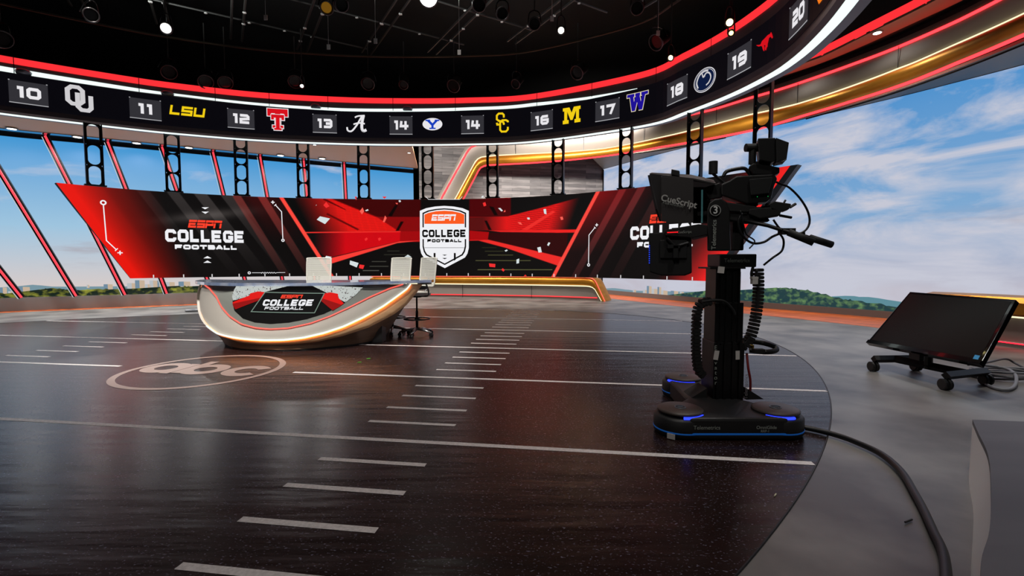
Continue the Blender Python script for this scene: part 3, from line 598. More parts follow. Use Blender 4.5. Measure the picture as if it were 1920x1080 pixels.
HO = [pxp(C_ring, zh(p)) for p in ([(1695, 412), (1708, 440), (1718, 480), (1706, 497), (1688, 472), (1668, 488), (1654, 530), (1648, 575), (1625, 585), (1600, 580), (1575, 598), (1562, 590), (1535, 600), (1508, 588), (1503, 580), (1535, 578), (1558, 572), (1575, 530), (1615, 490), (1650, 452), (1680, 435)],
      [(1575, 590), (1600, 575), (1608, 600), (1600, 630), (1608, 655), (1598, 658), (1585, 630), (1582, 610)], [(1622, 580), (1650, 560), (1648, 600), (1632, 620), (1630, 648), (1618, 645), (1612, 625), (1630, 600)])]
decal('team_emblem', HO, C_ring, .012, m_redl, RG)['label'] = 'red leaping horse silhouette'
emblem('team_emblem', 1541, -18, [([[(-.2, .16), (.2, .16), (.2, .05), (.06, .05), (.06, -.15), (-.06, -.15), (-.06, .05), (-.2, .05)]], m_org)], 'orange emblem cut by the top of the photo')

# ---------------------------------------------------------------- lattice columns
def lattice(w, h, th, cell, name, parent, M, c):
    """plate with a row of capsule shaped holes"""
    b = MB(); n = 24; k = max(1, round(h/cell)); ch = h/k; hw = w*.335; hh = ch*.465; fr = []
    for i in range(k):
        zc = i*ch+ch/2; inner = []; outer = []
        for j in range(n):
            q = 2*PI*(j+.5)/n; x, z = math.cos(q), math.sin(q)
            inner.append((hw*x, zc+(hh-hw)*(1 if z > 0 else -1)+hw*z))
            s = 1/max(abs(x), abs(z)); outer.append((w/2*x*s, zc+ch/2*z*s))
        a = [(x, -th/2, z) for x, z in inner]+[(x, -th/2, z) for x, z in outer]+[(x, th/2, z) for x, z in inner]+[(x, th/2, z) for x, z in outer]
        f = []
        for j in range(n):
            e = (j+1) % n; f += [(j, e, n+e, n+j), (2*n+j, 3*n+j, 3*n+e, 2*n+e), (j, 2*n+j, 2*n+e, e), (n+j, n+e, 3*n+e, 3*n+j)]
        b.add([M @ Vector(v)+Vector(c) for v in a], f)
    o = b.build(name, m_black, parent)
    r = MB()
    for sx in (-1, 1): r.box(M @ Vector((sx*(w/2-.012), 0, h/2))+Vector(c), (.022, .11, h), M=M)
    r.build('side_rails', mat('column_rail', (32, 34, 38), .35, .6), parent); return o
ords = ['first', 'second', 'third', 'fourth', 'fifth', 'sixth', 'seventh', 'eighth', 'ninth', 'tenth', 'eleventh']
below = ['below the white O and U emblem', 'right of number 11, over the left wall title', 'below number 12', 'right of the double T emblem', 'right of the script A emblem', 'at the left edge of the plank wall', 'below the gold S and C emblem', 'right of number 16', 'right of number 17', 'right of number 18, beside the teleprompter', 'tallest in view, behind the camera viewfinder']
def walltop_z(u): return 3.09
for i, px in enumerate((180, 325, 452.5, 568, 681, 801, 922, 1044, 1170, 1297, 1423)):
    u = C_wall.hit(px, 345)[0]; p = C_wall.at(u, 3.105, -.09); nr = C_wall.nrm(u)
    d_ = Vector((p[0], p[1], 0)).normalized(); face = Vector((nr[0], nr[1], 0)); face = (face*.9).normalized()
    sd = face.cross(Vector((0, 0, 1))).normalized(); M = Matrix((sd, -face, Vector((0, 0, 1)))).transposed()
    e = empty('lattice_column', p, 'black pierced column, %s from left, %s' % (ords[i], below[i]), 'column', 'lattice columns carrying the curved video wall')
    lattice(.33, 1.44 if i < 2 else 1.66, .02, .415, 'pierced_plate', e, M, p)
    MB().box(Vector(p)+Vector((0, 0, .015)), (.4, .16, .03), M=M).build('foot_plate', m_black, e)

# ---------------------------------------------------------------- curved video wall with the show title
VW = empty('video_wall', (-2.4, 13.5, 2), 'wide curved slanted-end video wall showing the football title and a red stadium', 'video wall')
TOP = [(105, 340), (228, 352), (316, 358), (440, 362), (560, 367), (680, 369), (800, 370), (922, 367.5), (1045, 361), (1128, 352), (1240, 341), (1400, 318), (1482, 305.5)]
BOT = [(245, 526), (333, 524), (410, 523), (600, 520), (760, 518.5), (900, 518.5), (1045, 519), (1168, 520), (1250, 522), (1326, 525)]
Tu, Bu2 = pxp(C_wall, TOP), pxp(C_wall, BOT)
ZT, ZB = 3.09, .93
uTL, uTR, uBL, uBR = Tu[0][0], Tu[-1][0], Bu2[0][0], Bu2[-1][0]
def tri_mask(X, Y, poly, soft=.8):
    """antialiased inside test of a convex/concave polygon, vectorised"""
    ins = np.zeros(X.shape, bool); dist = np.full(X.shape, 1e9); n = len(poly)
    for i in range(n):
        x0, y0 = poly[i]; x1, y1 = poly[(i+1) % n]
        c = ((y0 > Y) != (y1 > Y)); 
        with np.errstate(divide='ignore', invalid='ignore'): xi = (x1-x0)*(Y-y0)/(y1-y0)+x0
        ins ^= c & (X < xi)
        dx, dy = x1-x0, y1-y0; t = np.clip(((X-x0)*dx+(Y-y0)*dy)/(dx*dx+dy*dy), 0, 1); dist = np.minimum(dist, np.hypot(X-x0-t*dx, Y-y0-t*dy))
    s = np.where(ins, dist, -dist); return np.clip(s/soft+.5, 0, 1)
def wall_picture(X, Y):
    C = np.zeros(X.shape+(3,)); C[:] = (15, 13, 13)
    def blend(m, col): 
        m = m[..., None]; C[:] = C*(1-m)+np.array(col, float)*m
    def z3(x, y): return (520+x/4.8, 340+y/4.8)
    def z4(x, y): return (880+x/5.14, 330+y/5.14)
    xl_ = 520+(Y-365)*.64; xr_ = 1126-(Y-352)*.525          # the two bright diagonals
    left = np.clip((xl_-X)/1.2, 0, 1); right = np.clip((X-xr_)/1.2, 0, 1); mid = (1-left)*(1-right)
    # --- left third
    e = 105+140*(Y-340)/186; d = X-e; fade = np.clip(1-(d-20)/(165-60*(Y-340)/186), 0, 1)**1.2
    q = X-(Y-350)*.78; vfade = np.clip(1.15-(Y-345)/150, 0, 1)
    def band(a, b): return np.clip((q-a)/2, 0, 1)*np.clip((b-q)/2, 0, 1)
    for a, b, k in ((250, 275, .35), (304, 328, .8), (352, 378, .95), (400, 424, .8)): blend(band(a, b)*vfade*left*.9*k, (62, 57, 56))
    q2 = X-(Y-350)*.62
    for a, b, k in ((424, 442, .9), (470, 488, 1)): blend(np.clip((q2-a)/2, 0, 1)*np.clip((b-q2)/2, 0, 1)*left*np.clip(1.1-(Y-350)/190, .15, 1)*k, (112, 50, 46))
    blend(left*np.clip((X-xl_+95)/90, 0, 1)*np.clip(1-(Y-350)/110, 0, 1)*.75*np.clip(1-np.abs(q2-455)/70, .25, 1), (150, 12, 14))
    g = np.exp(-((Y-405-(X-380)*(-.1))/9)**2)*np.exp(-((X-385)/75)**2); blend(g*left*.35, (150, 140, 135))
    blend(fade*left, (232, 22, 12))
    blend(fade*left*np.clip((np.sin((q-20)/13)-.2)*1.4, 0, 1)*.3*np.clip((d-30)/60, 0, 1), (60, 8, 6))
    # --- right third (mirrored)
    e2 = 1484-158*(Y-305)/220; d2 = e2-X; f2 = np.clip(1-(d2-6)/95, 0, 1)**1.2
    q = X+(Y-350)*.55
    for a, b, k in ((1163, 1178, .9), (1196, 1212, .7), (1236, 1256, .35)): blend(np.clip((q-a)/2, 0, 1)*np.clip((b-q)/2, 0, 1)*right*np.clip(1.15-(Y-350)/200, .15, 1)*k, (112, 52, 52))
    blend(right*np.clip(1-(q-1128)/110, 0, 1)*np.clip(1.15-(Y-350)/120, .12, 1)*.8, (150, 14, 18))
    blend(f2*right, (238, 34, 34))
    # --- middle: the stadium
    def m(poly, col, f=z3, soft=1., k=1.): blend(tri_mask(X, Y, [f(*p) for p in poly], soft)*mid*k, col)
    m([(150, 130), (1290, 130), (1290, 330), (880, 330)], (62, 6, 7), soft=3)
    m([(880, 320), (1400, 320), (1400, 455), (1080, 450)], (132, 10, 12))
    m([(1100, 450), (1400, 450), (1400, 545), (1105, 545)], (160, 10, 14))
    P = [(90, 125), (420, 128), (640, 220), (900, 325), (1090, 448), (230, 462), (140, 250)]
    M = tri_mask(X, Y, [z3(*p) for p in P], 1.5)*mid; lx = np.clip((X-545-(Y-365)*.55)/75, 0, 1); ty = (Y-340)*4.8
    for j, c in enumerate((232, 26, 22)): C[..., j] = C[..., j]*(1-M)+M*(c*lx+12*(1-lx))
    st = (np.sin((ty+(X-520)*4.8*.05)*.42) > .2); blend(M*lx*.22*st, (120, 8, 10))
    m([(420, 150), (610, 250), (620, 262), (410, 165)], (90, 6, 8)); m([(450, 285), (740, 432), (720, 440), (440, 298)], (80, 6, 8), k=.85)
    m([(640, 220), (900, 325), (930, 330), (420, 128), (400, 128)], (150, 12, 14), k=.7, soft=2)
    P = [(250, 462), (1105, 452), (1105, 538), (445, 692), (330, 600)]; M = tri_mask(X, Y, [z3(*p) for p in P], 1.2)*mid; lx = np.clip((X-588)/60, 0, 1)
    for j, c in enumerate((206, 10, 20)): C[..., j] = C[..., j]*(1-M)+M*(c*lx+14*(1-lx))
    m([(250, 456), (1110, 449), (1110, 457), (250, 466)], (245, 50, 44))
    m([(440, 700), (1100, 540), (1300, 533), (1080, 556), (440, 755)], (250, 62, 54))
    m([(995, 310), (1060, 215), (1085, 215), (1030, 315)], (14, 6, 6)); m([(1065, 445), (1110, 362), (1138, 362), (1090, 445)], (20, 6, 6))
    # field lines
    for y, x0, x1, c in ((627, 990, 1100, 60), (660, 960, 1200, 60), (722, 850, 980, 90), (765, 830, 1000, 90), (803, 770, 915, 130)): m([(x0, y-3), (x1, y-3), (x1, y+3), (x0, y+3)], (c, c, c-10), k=.8)
    # right stand
    z = z4
    m([(0, 195), (400, 205), (400, 385), (0, 392)], (74, 6, 9), z, 2); m([(0, 392), (370, 390), (200, 525), (0, 522)], (130, 9, 12), z)
    P = [(370, 388), (700, 305), (1200, 170), (1240, 140), (1040, 520), (200, 524), (0, 522), (0, 400)]
    M = tri_mask(X, Y, [z(*p) for p in P], 1.5)*mid; rx = np.clip((1090-(Y-365)*.35-X)/40, 0, 1); sx = np.clip((X-880)/70, .35, 1)
    for j, c in enumerate((226, 24, 24)): C[..., j] = C[..., j]*(1-M)+M*(c*rx*sx+12*(1-rx*sx))
    ln = (np.sin(((Y-330)*5.14-(X-880)*5.14*(-.12))*.33) > .3)*np.clip((X-945)/30, 0, 1); blend(M*rx*.4*ln, (110, 8, 10))
    m([(500, 520), (800, 335), (830, 345), (560, 522)], (255, 60, 52), z, k=.6)
    m([(190, 525), (1040, 515), (1020, 545), (860, 548), (300, 540)], (235, 34, 32), z)
    m([(0, 525), (190, 540), (180, 612), (0, 622)], (168, 10, 14), z); m([(190, 545), (950, 548), (930, 790), (880, 785), (180, 612)], (46, 6, 8), z)
    m([(80, 620), (180, 613), (905, 785), (855, 865), (350, 692)], (238, 44, 40), z); m([(0, 616), (180, 613), (80, 622), (0, 624)], (220, 30, 30), z)
    m([(190, 290), (235, 300), (275, 378), (240, 378)], (16, 6, 6), z); m([(145, 430), (170, 430), (215, 520), (185, 520)], (18, 6, 6), z)
    m([(0, 205), (400, 205), (400, 213), (0, 215)], (190, 30, 28), z, k=.8)
    for y, x0, x1, c in ((762, 180, 420, 110), (815, 60, 590, 120), (903, 80, 800, 140), (725, 150, 330, 70), (690, 120, 260, 50)): m([(x0, y-3), (x1, y-3), (x1, y+3), (x0, y+3)], (c, c, c*.6), z, k=.8)
    # the two bright diagonals
    blend(np.clip((4.6-np.abs(X-(xl_+4)))/1.2, 0, 1), (255, 74, 62)); blend(np.clip((4.2-np.abs(X-(xr_-1)))/1.2, 0, 1), (250, 72, 62))
    return C
def picture_mat(name, gain=1., rough=.42):
    m = D.materials.new(name); m.use_nodes = True; nt = m.node_tree; b = nt.nodes['Principled BSDF']
    a = nt.nodes.new('ShaderNodeAttribute'); a.attribute_name = 'picture'; nt.links.new(a.outputs['Color'], b.inputs['Emission Color'])
    b.inputs['Emission Strength'].default_value = gain; b.inputs['Base Color'].default_value = (.006, .006, .006, 1); b.inputs['Roughness'].default_value = rough; b.inputs['Specular IOR Level'].default_value = .25
    return m
def lin_np(C):
    c = np.clip(C/255., 0, 1); return np.where(c <= .04045, c/12.92, ((c+.055)/1.055)**2.4)
def colour(o, C):
    a = o.data.color_attributes.new('picture', 'FLOAT_COLOR', 'POINT'); rgba = np.ones((len(C), 4), np.float32); rgba[:, :3] = lin_np(C); a.data.foreach_set('color', rgba.ravel())
NX, NZ = 1100, 190
vs = []; px = np.zeros((NX, NZ)); py = np.zeros((NX, NZ))
cache = {}
for i in range(NX):
    s = i/(NX-1)
    for j in range(NZ):
        t = j/(NZ-1); ut = uTL+(uTR-uTL)*s; ub = uBL+(uBR-uBL)*s; u = ub*(1-t)+ut*t
        k = round(u, 2)
        if k not in cache: cache[k] = (C_wall.pos(k), C_wall.nrm(k))
        p, nr = cache[k]; p = p+(C_wall.pos(min(k+.01, C_wall.L))-p)*((u-k)/.01)
        z = ZB+(ZT-ZB)*t; vs.append((p[0], p[1], z)); px[i, j], py[i, j] = prj(p[0], p[1], z)
fs = [(i*NZ+j, (i+1)*NZ+j, (i+1)*NZ+j+1, i*NZ+j+1) for i in range(NX-1) for j in range(NZ-1)]
scr = obj('display_picture', vs, fs, picture_mat('led_title_picture'), VW)
colour(scr, wall_picture(px, py).reshape(-1, 3)); scr['label'] = 'glowing red and black stadium picture'
# housing behind the picture
def housing(off, name, m):
    n, k = 160, 12; g = []
    for i in range(n):
        for j in range(k):
            s_, t = i/(n-1), j/(k-1); u = (uBL+(uBR-uBL)*s_)*(1-t)+(uTL+(uTR-uTL)*s_)*t; g.append((u, ZB+(ZT-ZB)*t))
    v = [C_wall.at(u, z, off) for u, z in g]+[C_wall.at(u, z, -.004) for u, z in g]; f = [(i*k+j, i*k+j+1, (i+1)*k+j+1, (i+1)*k+j) for i in range(n-1) for j in range(k-1)]
    q = n*k; lo = [i*k for i in range(n)]; hi = [i*k+k-1 for i in range(n)]; le = list(range(k)); ri = [(n-1)*k+j for j in range(k)]
    for E_ in (lo, hi, le, ri): f += [(E_[i], E_[i+1], E_[i+1]+q, E_[i]+q) for i in range(len(E_)-1)]
    return obj(name, v, f, m, VW)
housing(-.16, 'housing', m_blk2)
lens = Vector(C_wall.at(uTR, ZT)); lb = Vector(C_wall.at(uBR, ZB)); nr = Vector((*C_wall.nrm(uTR-.2), 0)); du = Vector(C_wall.at(uTR, ZT))-Vector(C_wall.at(uTR-.2, ZT)); du.normalize()
MB().prism([lens, lens+du*.13, lb+du*.13, lb], -nr*.16).build('end_trim', mat('slate_trim', (58, 66, 76), .5, .3), VW)['label'] = 'slate grey slanted end trim'
m_lw = led('led_title_white', (240, 240, 244)); m_lr = led('led_title_red', (252, 66, 44)); m_lk = led('led_title_black', (14, 12, 12)); m_lo = led('led_orange_red', (252, 92, 34))
def title(x0, x1, ybot, ytop, txt, m, name, sl=0, asp=.95, t=.28, off=.012, gap=.1, yb1=None): return letters(name, txt, C_wall, x0, x1, ybot, yb1 or ybot, ybot-ytop, off, m, VW, slant=sl, asp=asp, t=t, gap=gap)
def slit(x0, x1, y, m, off=.016, h=.018):
    (ua, za), (ub, zb) = C_wall.hit(x0, y), C_wall.hit(x1, y); decal('lettering_slit', [rect(ua, (za+zb)/2-h/2, ub, (za+zb)/2+h/2)], C_wall, off, m, VW)
title(354, 416, 427, 412, 'ESPN', m_lr, 'title_lettering', sl=.25, asp=1.15, gap=.04, yb1=428.5); slit(353, 418, 418, m_lk)
title(310, 458.5, 454, 430, 'COLLEGE', m_lw, 'title_lettering', yb1=455); title(328, 444.6, 467.5, 458.4, 'FOOTBALL', m_lw, 'title_lettering', asp=1.5, t=.38, gap=.14, yb1=468.5)
title(1219, 1277, 418.5, 402, 'ESPN', m_lr, 'title_lettering', sl=.25, asp=1.15, gap=.04, yb1=416); slit(1218, 1279, 409, m_lk)
title(1182, 1316, 449, 424, 'COLLEGE', m_lw, 'title_lettering', yb1=446); title(1195, 1300, 464.5, 454, 'FOOTBALL', m_lw, 'title_lettering', asp=1.5, t=.38, gap=.14, yb1=462)
# shield
def z3(x, y): return (520+x/4.8, 340+y/4.8)
def pz(pts): return pxp(C_wall, [z3(*p) for p in pts])
def shield(g):
    c = (1504, 470); o = [(1283, 266), (1340, 242), (1420, 227), (1504, 221), (1588, 227), (1668, 242), (1724, 266), (1724, 600), (1712, 650), (1690, 685), (1508, 781), (1318, 685), (1296, 650), (1284, 600)]
    return [(c[0]+(x-c[0])*(1-g/220.), c[1]+(y-c[1])*(1-g/270.)) for x, y in o]
sh = decal('shield_logo', [pz(shield(0))], C_wall, .010, m_lw, VW, .3); sh['label'] = 'white shield with orange top and black lettering'
decal('shield_line', [pz(shield(24))], C_wall, .013, m_lk, sh); decal('shield_face', [pz(shield(36))], C_wall, .016, m_lw, sh)
decal('orange_field', [pz([(1325, 300), (1360, 285), (1430, 270), (1504, 265), (1578, 270), (1650, 285), (1684, 300), (1684, 383), (1325, 383)])], C_wall, .019, m_lo, sh)
decal('shield_gap', [pz([(1298, 415), (1712, 415), (1712, 520), (1298, 520)])], C_wall, .019, m_lw, sh)
decal('shield_marks', [pz(p) for p in ([(1328, 596), (1682, 596), (1682, 599), (1328, 599)], [(1408, 645), (1425, 645), (1425, 715), (1408, 705)], [(1590, 645), (1607, 645), (1607, 705), (1590, 715)], [(1485, 660), (1530, 660), (1508, 670)], [(1485, 690), (1530, 690), (1508, 701)])], C_wall, .019, m_lk, sh)
letters('shield_lettering', 'ESPN', C_wall, 810, 854.5, 414, 414, 12, .023, m_lw, sh, slant=.25, asp=1.15, gap=.04)
letters('shield_lettering', 'COLLEGE', C_wall, 792, 874, 444.8, 444.8, 14.2, .023, m_lk, sh)
letters('shield_lettering', 'FOOTBALL', C_wall, 801.5, 866, 454.4, 454.4, 6, .023, m_lk, sh, asp=1.5, t=.38, gap=.14)
(ua, za), (ub, zb) = C_wall.hit(809, 407), C_wall.hit(856, 407); decal('lettering_slit', [rect(ua, za-.007, ub, za+.007)], C_wall, .026, m_lo, sh)
# confetti, each a part
def z4(x, y): return (880+x/5.14, 330+y/5.14)
m_cr, m_cp, m_cw = led('confetti_red', (240, 48, 48)), led('confetti_pink', (250, 96, 84)), led('confetti_white', (214, 224, 226))
conf = [(z3, [(355, 345), (385, 315), (475, 335), (430, 385)], m_cw), (z3, [(742, 270), (768, 235), (782, 270), (762, 298)], m_cp), (z3, [(790, 262), (815, 250), (822, 262), (800, 270)], m_cw), (z3, [(950, 365), (970, 308), (985, 330), (965, 370)], m_cp),
        (z3, [(655, 712), (732, 735), (715, 775), (652, 748)], m_cw), (z3, [(740, 748), (785, 755), (772, 790), (735, 780)], m_cr), (z3, [(428, 690), (440, 670), (490, 680), (455, 700)], m_cw), (z3, [(1145, 680), (1175, 660), (1210, 682)], m_cw),
        (z3, [(697, 140), (715, 135), (710, 172)], m_cr), (z3, [(1090, 175), (1105, 168), (1115, 182), (1100, 190)], m_cw), (z3, [(1062, 195), (1085, 195), (1080, 210)], m_cp), (z3, [(415, 215), (440, 185), (470, 225), (440, 240)], m_cr), (z3, [(355, 215), (352, 210), (345, 220)], m_cw),
        (z3, [(945, 138), (985, 138), (965, 158)], m_cr), (z3, [(785, 520), (805, 505), (815, 520), (795, 538)], m_cr), (z3, [(905, 515), (925, 505), (937, 520), (915, 538)], m_cr),
        (z4, [(130, 260), (155, 252), (165, 285), (140, 294)], m_cr), (z4, [(278, 310), (300, 308), (325, 335), (310, 342)], m_cw), (z4, [(330, 350), (345, 325), (350, 345)], m_cp), (z4, [(715, 320), (740, 318), (745, 370), (722, 362)], m_cw),
        (z4, [(556, 402), (580, 400), (585, 418), (565, 420)], m_cw), (z4, [(465, 445), (495, 445), (512, 472), (485, 465)], m_cp), (z4, [(655, 690), (688, 682), (700, 735), (668, 738)], m_cw), (z4, [(750, 665), (765, 638), (782, 645), (765, 675)], m_cw),
        (z4, [(190, 842), (252, 848), (250, 880), (195, 875)], m_cr), (z4, [(456, 805), (482, 795), (480, 840), (455, 845)], m_cw), (z4, [(310, 905), (322, 888), (342, 905), (330, 922)], m_cr), (z4, [(340, 718), (362, 708), (372, 718), (352, 730)], m_cw),
        (z4, [(115, 200), (135, 188), (140, 202), (122, 212)], m_cw), (z4, [(875, 395), (900, 392), (908, 420), (885, 425)], m_cp), (z4, [(525, 965), (540, 950), (555, 965)], m_cr)]
for f, p, m in conf: decal('confetti_picture', [pxp(C_wall, [f(*q) for q in p])], C_wall, .009, m, VW)
# line ornaments
def pline(pts, t=.022, f=None): return stroke(pxp(C_wall, [f(*p) if f else p for p in pts]), t)
def zb_(x, y): return (100+x/4.174, 320+y/4.174)
def circ_(x, y, r, t=.02):
    u, z = C_wall.hit(x, y); return stroke([(u+r*math.cos(2*PI*i/16), z+r*math.sin(2*PI*i/16)) for i in range(18)], t)
def plus(x, y, r=.05, t=.025):
    u, z = C_wall.hit(x, y); return [rect(u-r, z-t/2, u+r, z+t/2), rect(u-t/2, z-r, u+t/2, z+r)]
decal('line_ornament', pline([(391, 268), (415, 547), (492, 618)], f=zb_)+pline([(483, 628), (504, 608)], .02, zb_)+circ_(193.5, 380, .045, .03)+plus(225, 474), C_wall, .012, m_lw, VW)
decal('line_ornament', pline([(1738, 268), (1787, 322), (1797, 532)], f=zb_)+pline([(1730, 276), (1745, 262)], .02, zb_)+circ_(530.7, 450.6, .03, .025)+plus(511.7, 379.3, .045), C_wall, .012, m_lw, VW)
decal('line_ornament', pline([(1555, 799), (1630, 799)]+[(1630+i*9, 795 if i % 2 else 803) for i in range(13)]+[(1750, 798), (1815, 797)], .012, zb_)+circ_(467.5, 511.6, .028, .02), C_wall, .012, m_lw, VW)
decal('line_ornament', pline([(1151, 840), (1155, 570), (1212, 497)], .02, z4)+pline([(1205, 490), (1220, 505)], .018, z4)+circ_(1104, 496.7, .03, .022)+plus(1119.2, 421.8, .04, .022), C_wall, .012, m_lw, VW)
decal('line_ornament', pline([(1337, 138), (1362, 163), (1642, 163), (1665, 138)], .012, z3), C_wall, .012, m_lw, VW)
for pts in ([(1160, 287), (1218, 287), (1188, 303)], [(1160, 321), (1218, 321), (1190, 338)], [(1175, 686), (1238, 686), (1206, 668)], [(1175, 721), (1238, 721), (1206, 703)]):
    decal('chevron_mark', [pxp(C_wall, [zb_(*p) for p in pts])], C_wall, .012, m_lw, VW)
m_tick = led('tick_light', (216, 214, 214)); tk = []
for k in range(24):
    u = uBL+.45+k*.62
    if u < min(uTR, uBR+1): tk.append(rect(u-.012, ZB+.005, u+.012, ZB+.08) if uBL < u < uBR else rect(u-.01, ZT-.07, u+.01, ZT-.01))
if tk: decal('tick_marks', [t for t in tk if True], C_wall, .011, m_tick, VW)

# ---------------------------------------------------------------- gold bench under the video wall
BN = empty('gold_bench', (0, 17.2, 0), 'long low bench with gold lip and red glow under the video wall', 'bench')
TB = pxp(C_bench, [(640, 519), (780, 518.5), (1000, 519), (1100, 520.5), (1112, 522), (1118, 526), (1136, 565)])
MBb = pxp(C_bench, [(640, 532), (780, 531.5), (997, 534), (1100, 536), (1110, 537), (1117, 541), (1130, 564)])
BB = pxp(C_bench, [(640, 556.5), (780, 557), (868, 558.5), (997, 560.5), (1080, 563), (1127, 564.5)])
strip('gold_lip', C_bench, TB, MBb, [(0, -.6), (0, .1), (.3, .15), (.8, .15), (1, .05)], m_gold, BN, 90)
strip('grey_front', C_bench, MBb, BB, [(0, .05), (1, .02)], m_grey, BN, 70)
strip('white_light_line', C_bench, offs(MBb, .02), offs(MBb, -.02), [(0, .155), (1, .1)], m_yel, BN, 90)
strip('red_light_line', C_bench, offs(TB, .03), offs(TB, .0), [(0, .12), (1, .15)], led('soft_orange_red', (255, 110, 84), 1.1), BN, 90)
ribbon('red_floor_light', C_bench, [(.04, .13), (.07, .10)], led('floor_red', (255, 40, 50), 1.6), BN, u1=8.4)
ribbon('plinth', C_bench, [(.03, 0), (.03, .09), (-.5, .09), (-.5, 0)], m_grey, BN, u1=8.6, closed=True)
for p in (868.5, 997.5):
    u = C_bench.hit(p, 545)[0]; decal('panel_joint', [rect(u-.008, .02, u+.008, .5)], C_bench, .075, m_black, BN)
# second bench at far right
C_b2 = Curve([(7.2, 8.6), (7.75, 7.9), (8.0, 7.2), (8.1, 6.4), (8.0, 5.4)])
B2 = empty('gold_bench', (8, 7.3, 0), 'gold and red glowing bench end at the right edge behind the monitor', 'bench')
ribbon('gold_lip', C_b2, [(-.7, .78), (.05, .78), (.12, .7), (.12, .52), (.04, .48)], m_gold, B2, u0=.25)
ribbon('yellow_light_line', C_b2, [(.05, .485), (.0, .455)], m_yel, B2, u0=.25)
ribbon('grey_front', C_b2, [(0, .46), (.04, .08), (.1, .06), (.1, 0)], m_grey, B2, u0=.25)
ribbon('red_light_line', C_b2, [(.11, .075), (.10, .055)], led('bench_red', (255, 30, 50), 3), B2, u0=.25)
ribbon('back', C_b2, [(-.7, .78), (-.7, 0)], m_blk2, B2, u0=.25)

# ---------------------------------------------------------------- anchor desk
C_desk = Curve([(-5.35, 8.2), (-5.1, 7.7), (-4.6, 7.22), (-3.9, 6.95), (-3.1, 6.98), (-2.4, 7.28), (-1.85, 7.68), (-1.42, 8.15)], inward=(-3.4, 0))
DK = empty('anchor_desk', (-3.4, 7.8, 0), 'boat-shaped champagne and wood news desk with screen front and glass top', 'desk')
def zd(p): return [(350+x/4.085, 470+y/4.085) for x, y in p]
OUT = zd([(100, 250), (75, 290), (58, 350), (56, 430), (85, 530), (150, 605), (250, 665), (400, 708), (600, 725), (800, 722), (1000, 702), (1200, 657), (1400, 592), (1600, 490), (1700, 415), (1780, 318), (1822, 256)])
WHT = zd([(122, 256), (104, 300), (97, 380), (104, 450), (126, 515), (168, 572), (250, 632), (350, 658), (450, 672), (600, 682), (750, 680), (900, 662), (1050, 627), (1200, 577), (1350, 507), (1500, 422), (1600, 350), (1680, 290), (1707, 255)])
RED = zd([(133, 253), (180, 290), (230, 350), (270, 430), (330, 500), (420, 560), (530, 590), (640, 600), (780, 592), (950, 555), (1100, 500), (1250, 430), (1400, 355), (1550, 290), (1655, 257)])
DSP = zd([(392, 253), (362, 320), (350, 400), (365, 460), (430, 520), (520, 550), (640, 562), (780, 552), (920, 525), (1050, 485), (1180, 425), (1280, 350), (1362, 258)])
OUTu, WHTu, REDu, DSPu = (pxp(C_desk, x) for x in (OUT, WHT, RED, DSP))
dk_ch = mat('champagne_satin', (192, 186, 176), .5, .0); dk_gr = mat('warm_grey_satin', (128, 132, 126), .5, .0)
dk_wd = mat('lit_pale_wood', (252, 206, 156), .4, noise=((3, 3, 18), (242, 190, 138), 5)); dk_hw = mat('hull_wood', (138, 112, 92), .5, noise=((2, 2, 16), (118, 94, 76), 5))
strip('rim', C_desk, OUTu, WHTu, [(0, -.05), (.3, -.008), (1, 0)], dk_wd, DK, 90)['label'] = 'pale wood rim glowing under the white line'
strip('front_panel', C_desk, WHTu, REDu, [(0, .0), (.5, .012), (1, .0)], dk_ch, DK, 90)['label'] = 'champagne front panel'
strip('inner_panel', C_desk, REDu, DSPu, [(0, -.004), (1, -.004)], dk_gr, DK, 90)['label'] = 'warm grey inner panel'
WHs = WHTu[5:]
strip('white_light_line', C_desk, offs(WHs, .012), offs(WHs, -.012), [(0, .032), (1, .036)], m_white, DK, 90)
strip('warm_light_line', C_desk, offs(WHTu, -.013), offs(WHTu, -.015), [(0, .0), (1, .03)], led('warm_line', (255, 160, 90), 13), DK, 90)
strip('added_light_shield', C_desk, offs(WHTu, -.009), offs(WHTu, -.011), [(0, .0), (1, .033)], dk_ch, DK, 90)  # added strip that keeps the warm line's light off the front panel
strip('red_light_line', C_desk, offs(REDu, .008), offs(REDu, -.008), [(0, .004), (1, .014)], led('desk_red', (255, 92, 78), 1.5), DK, 90)
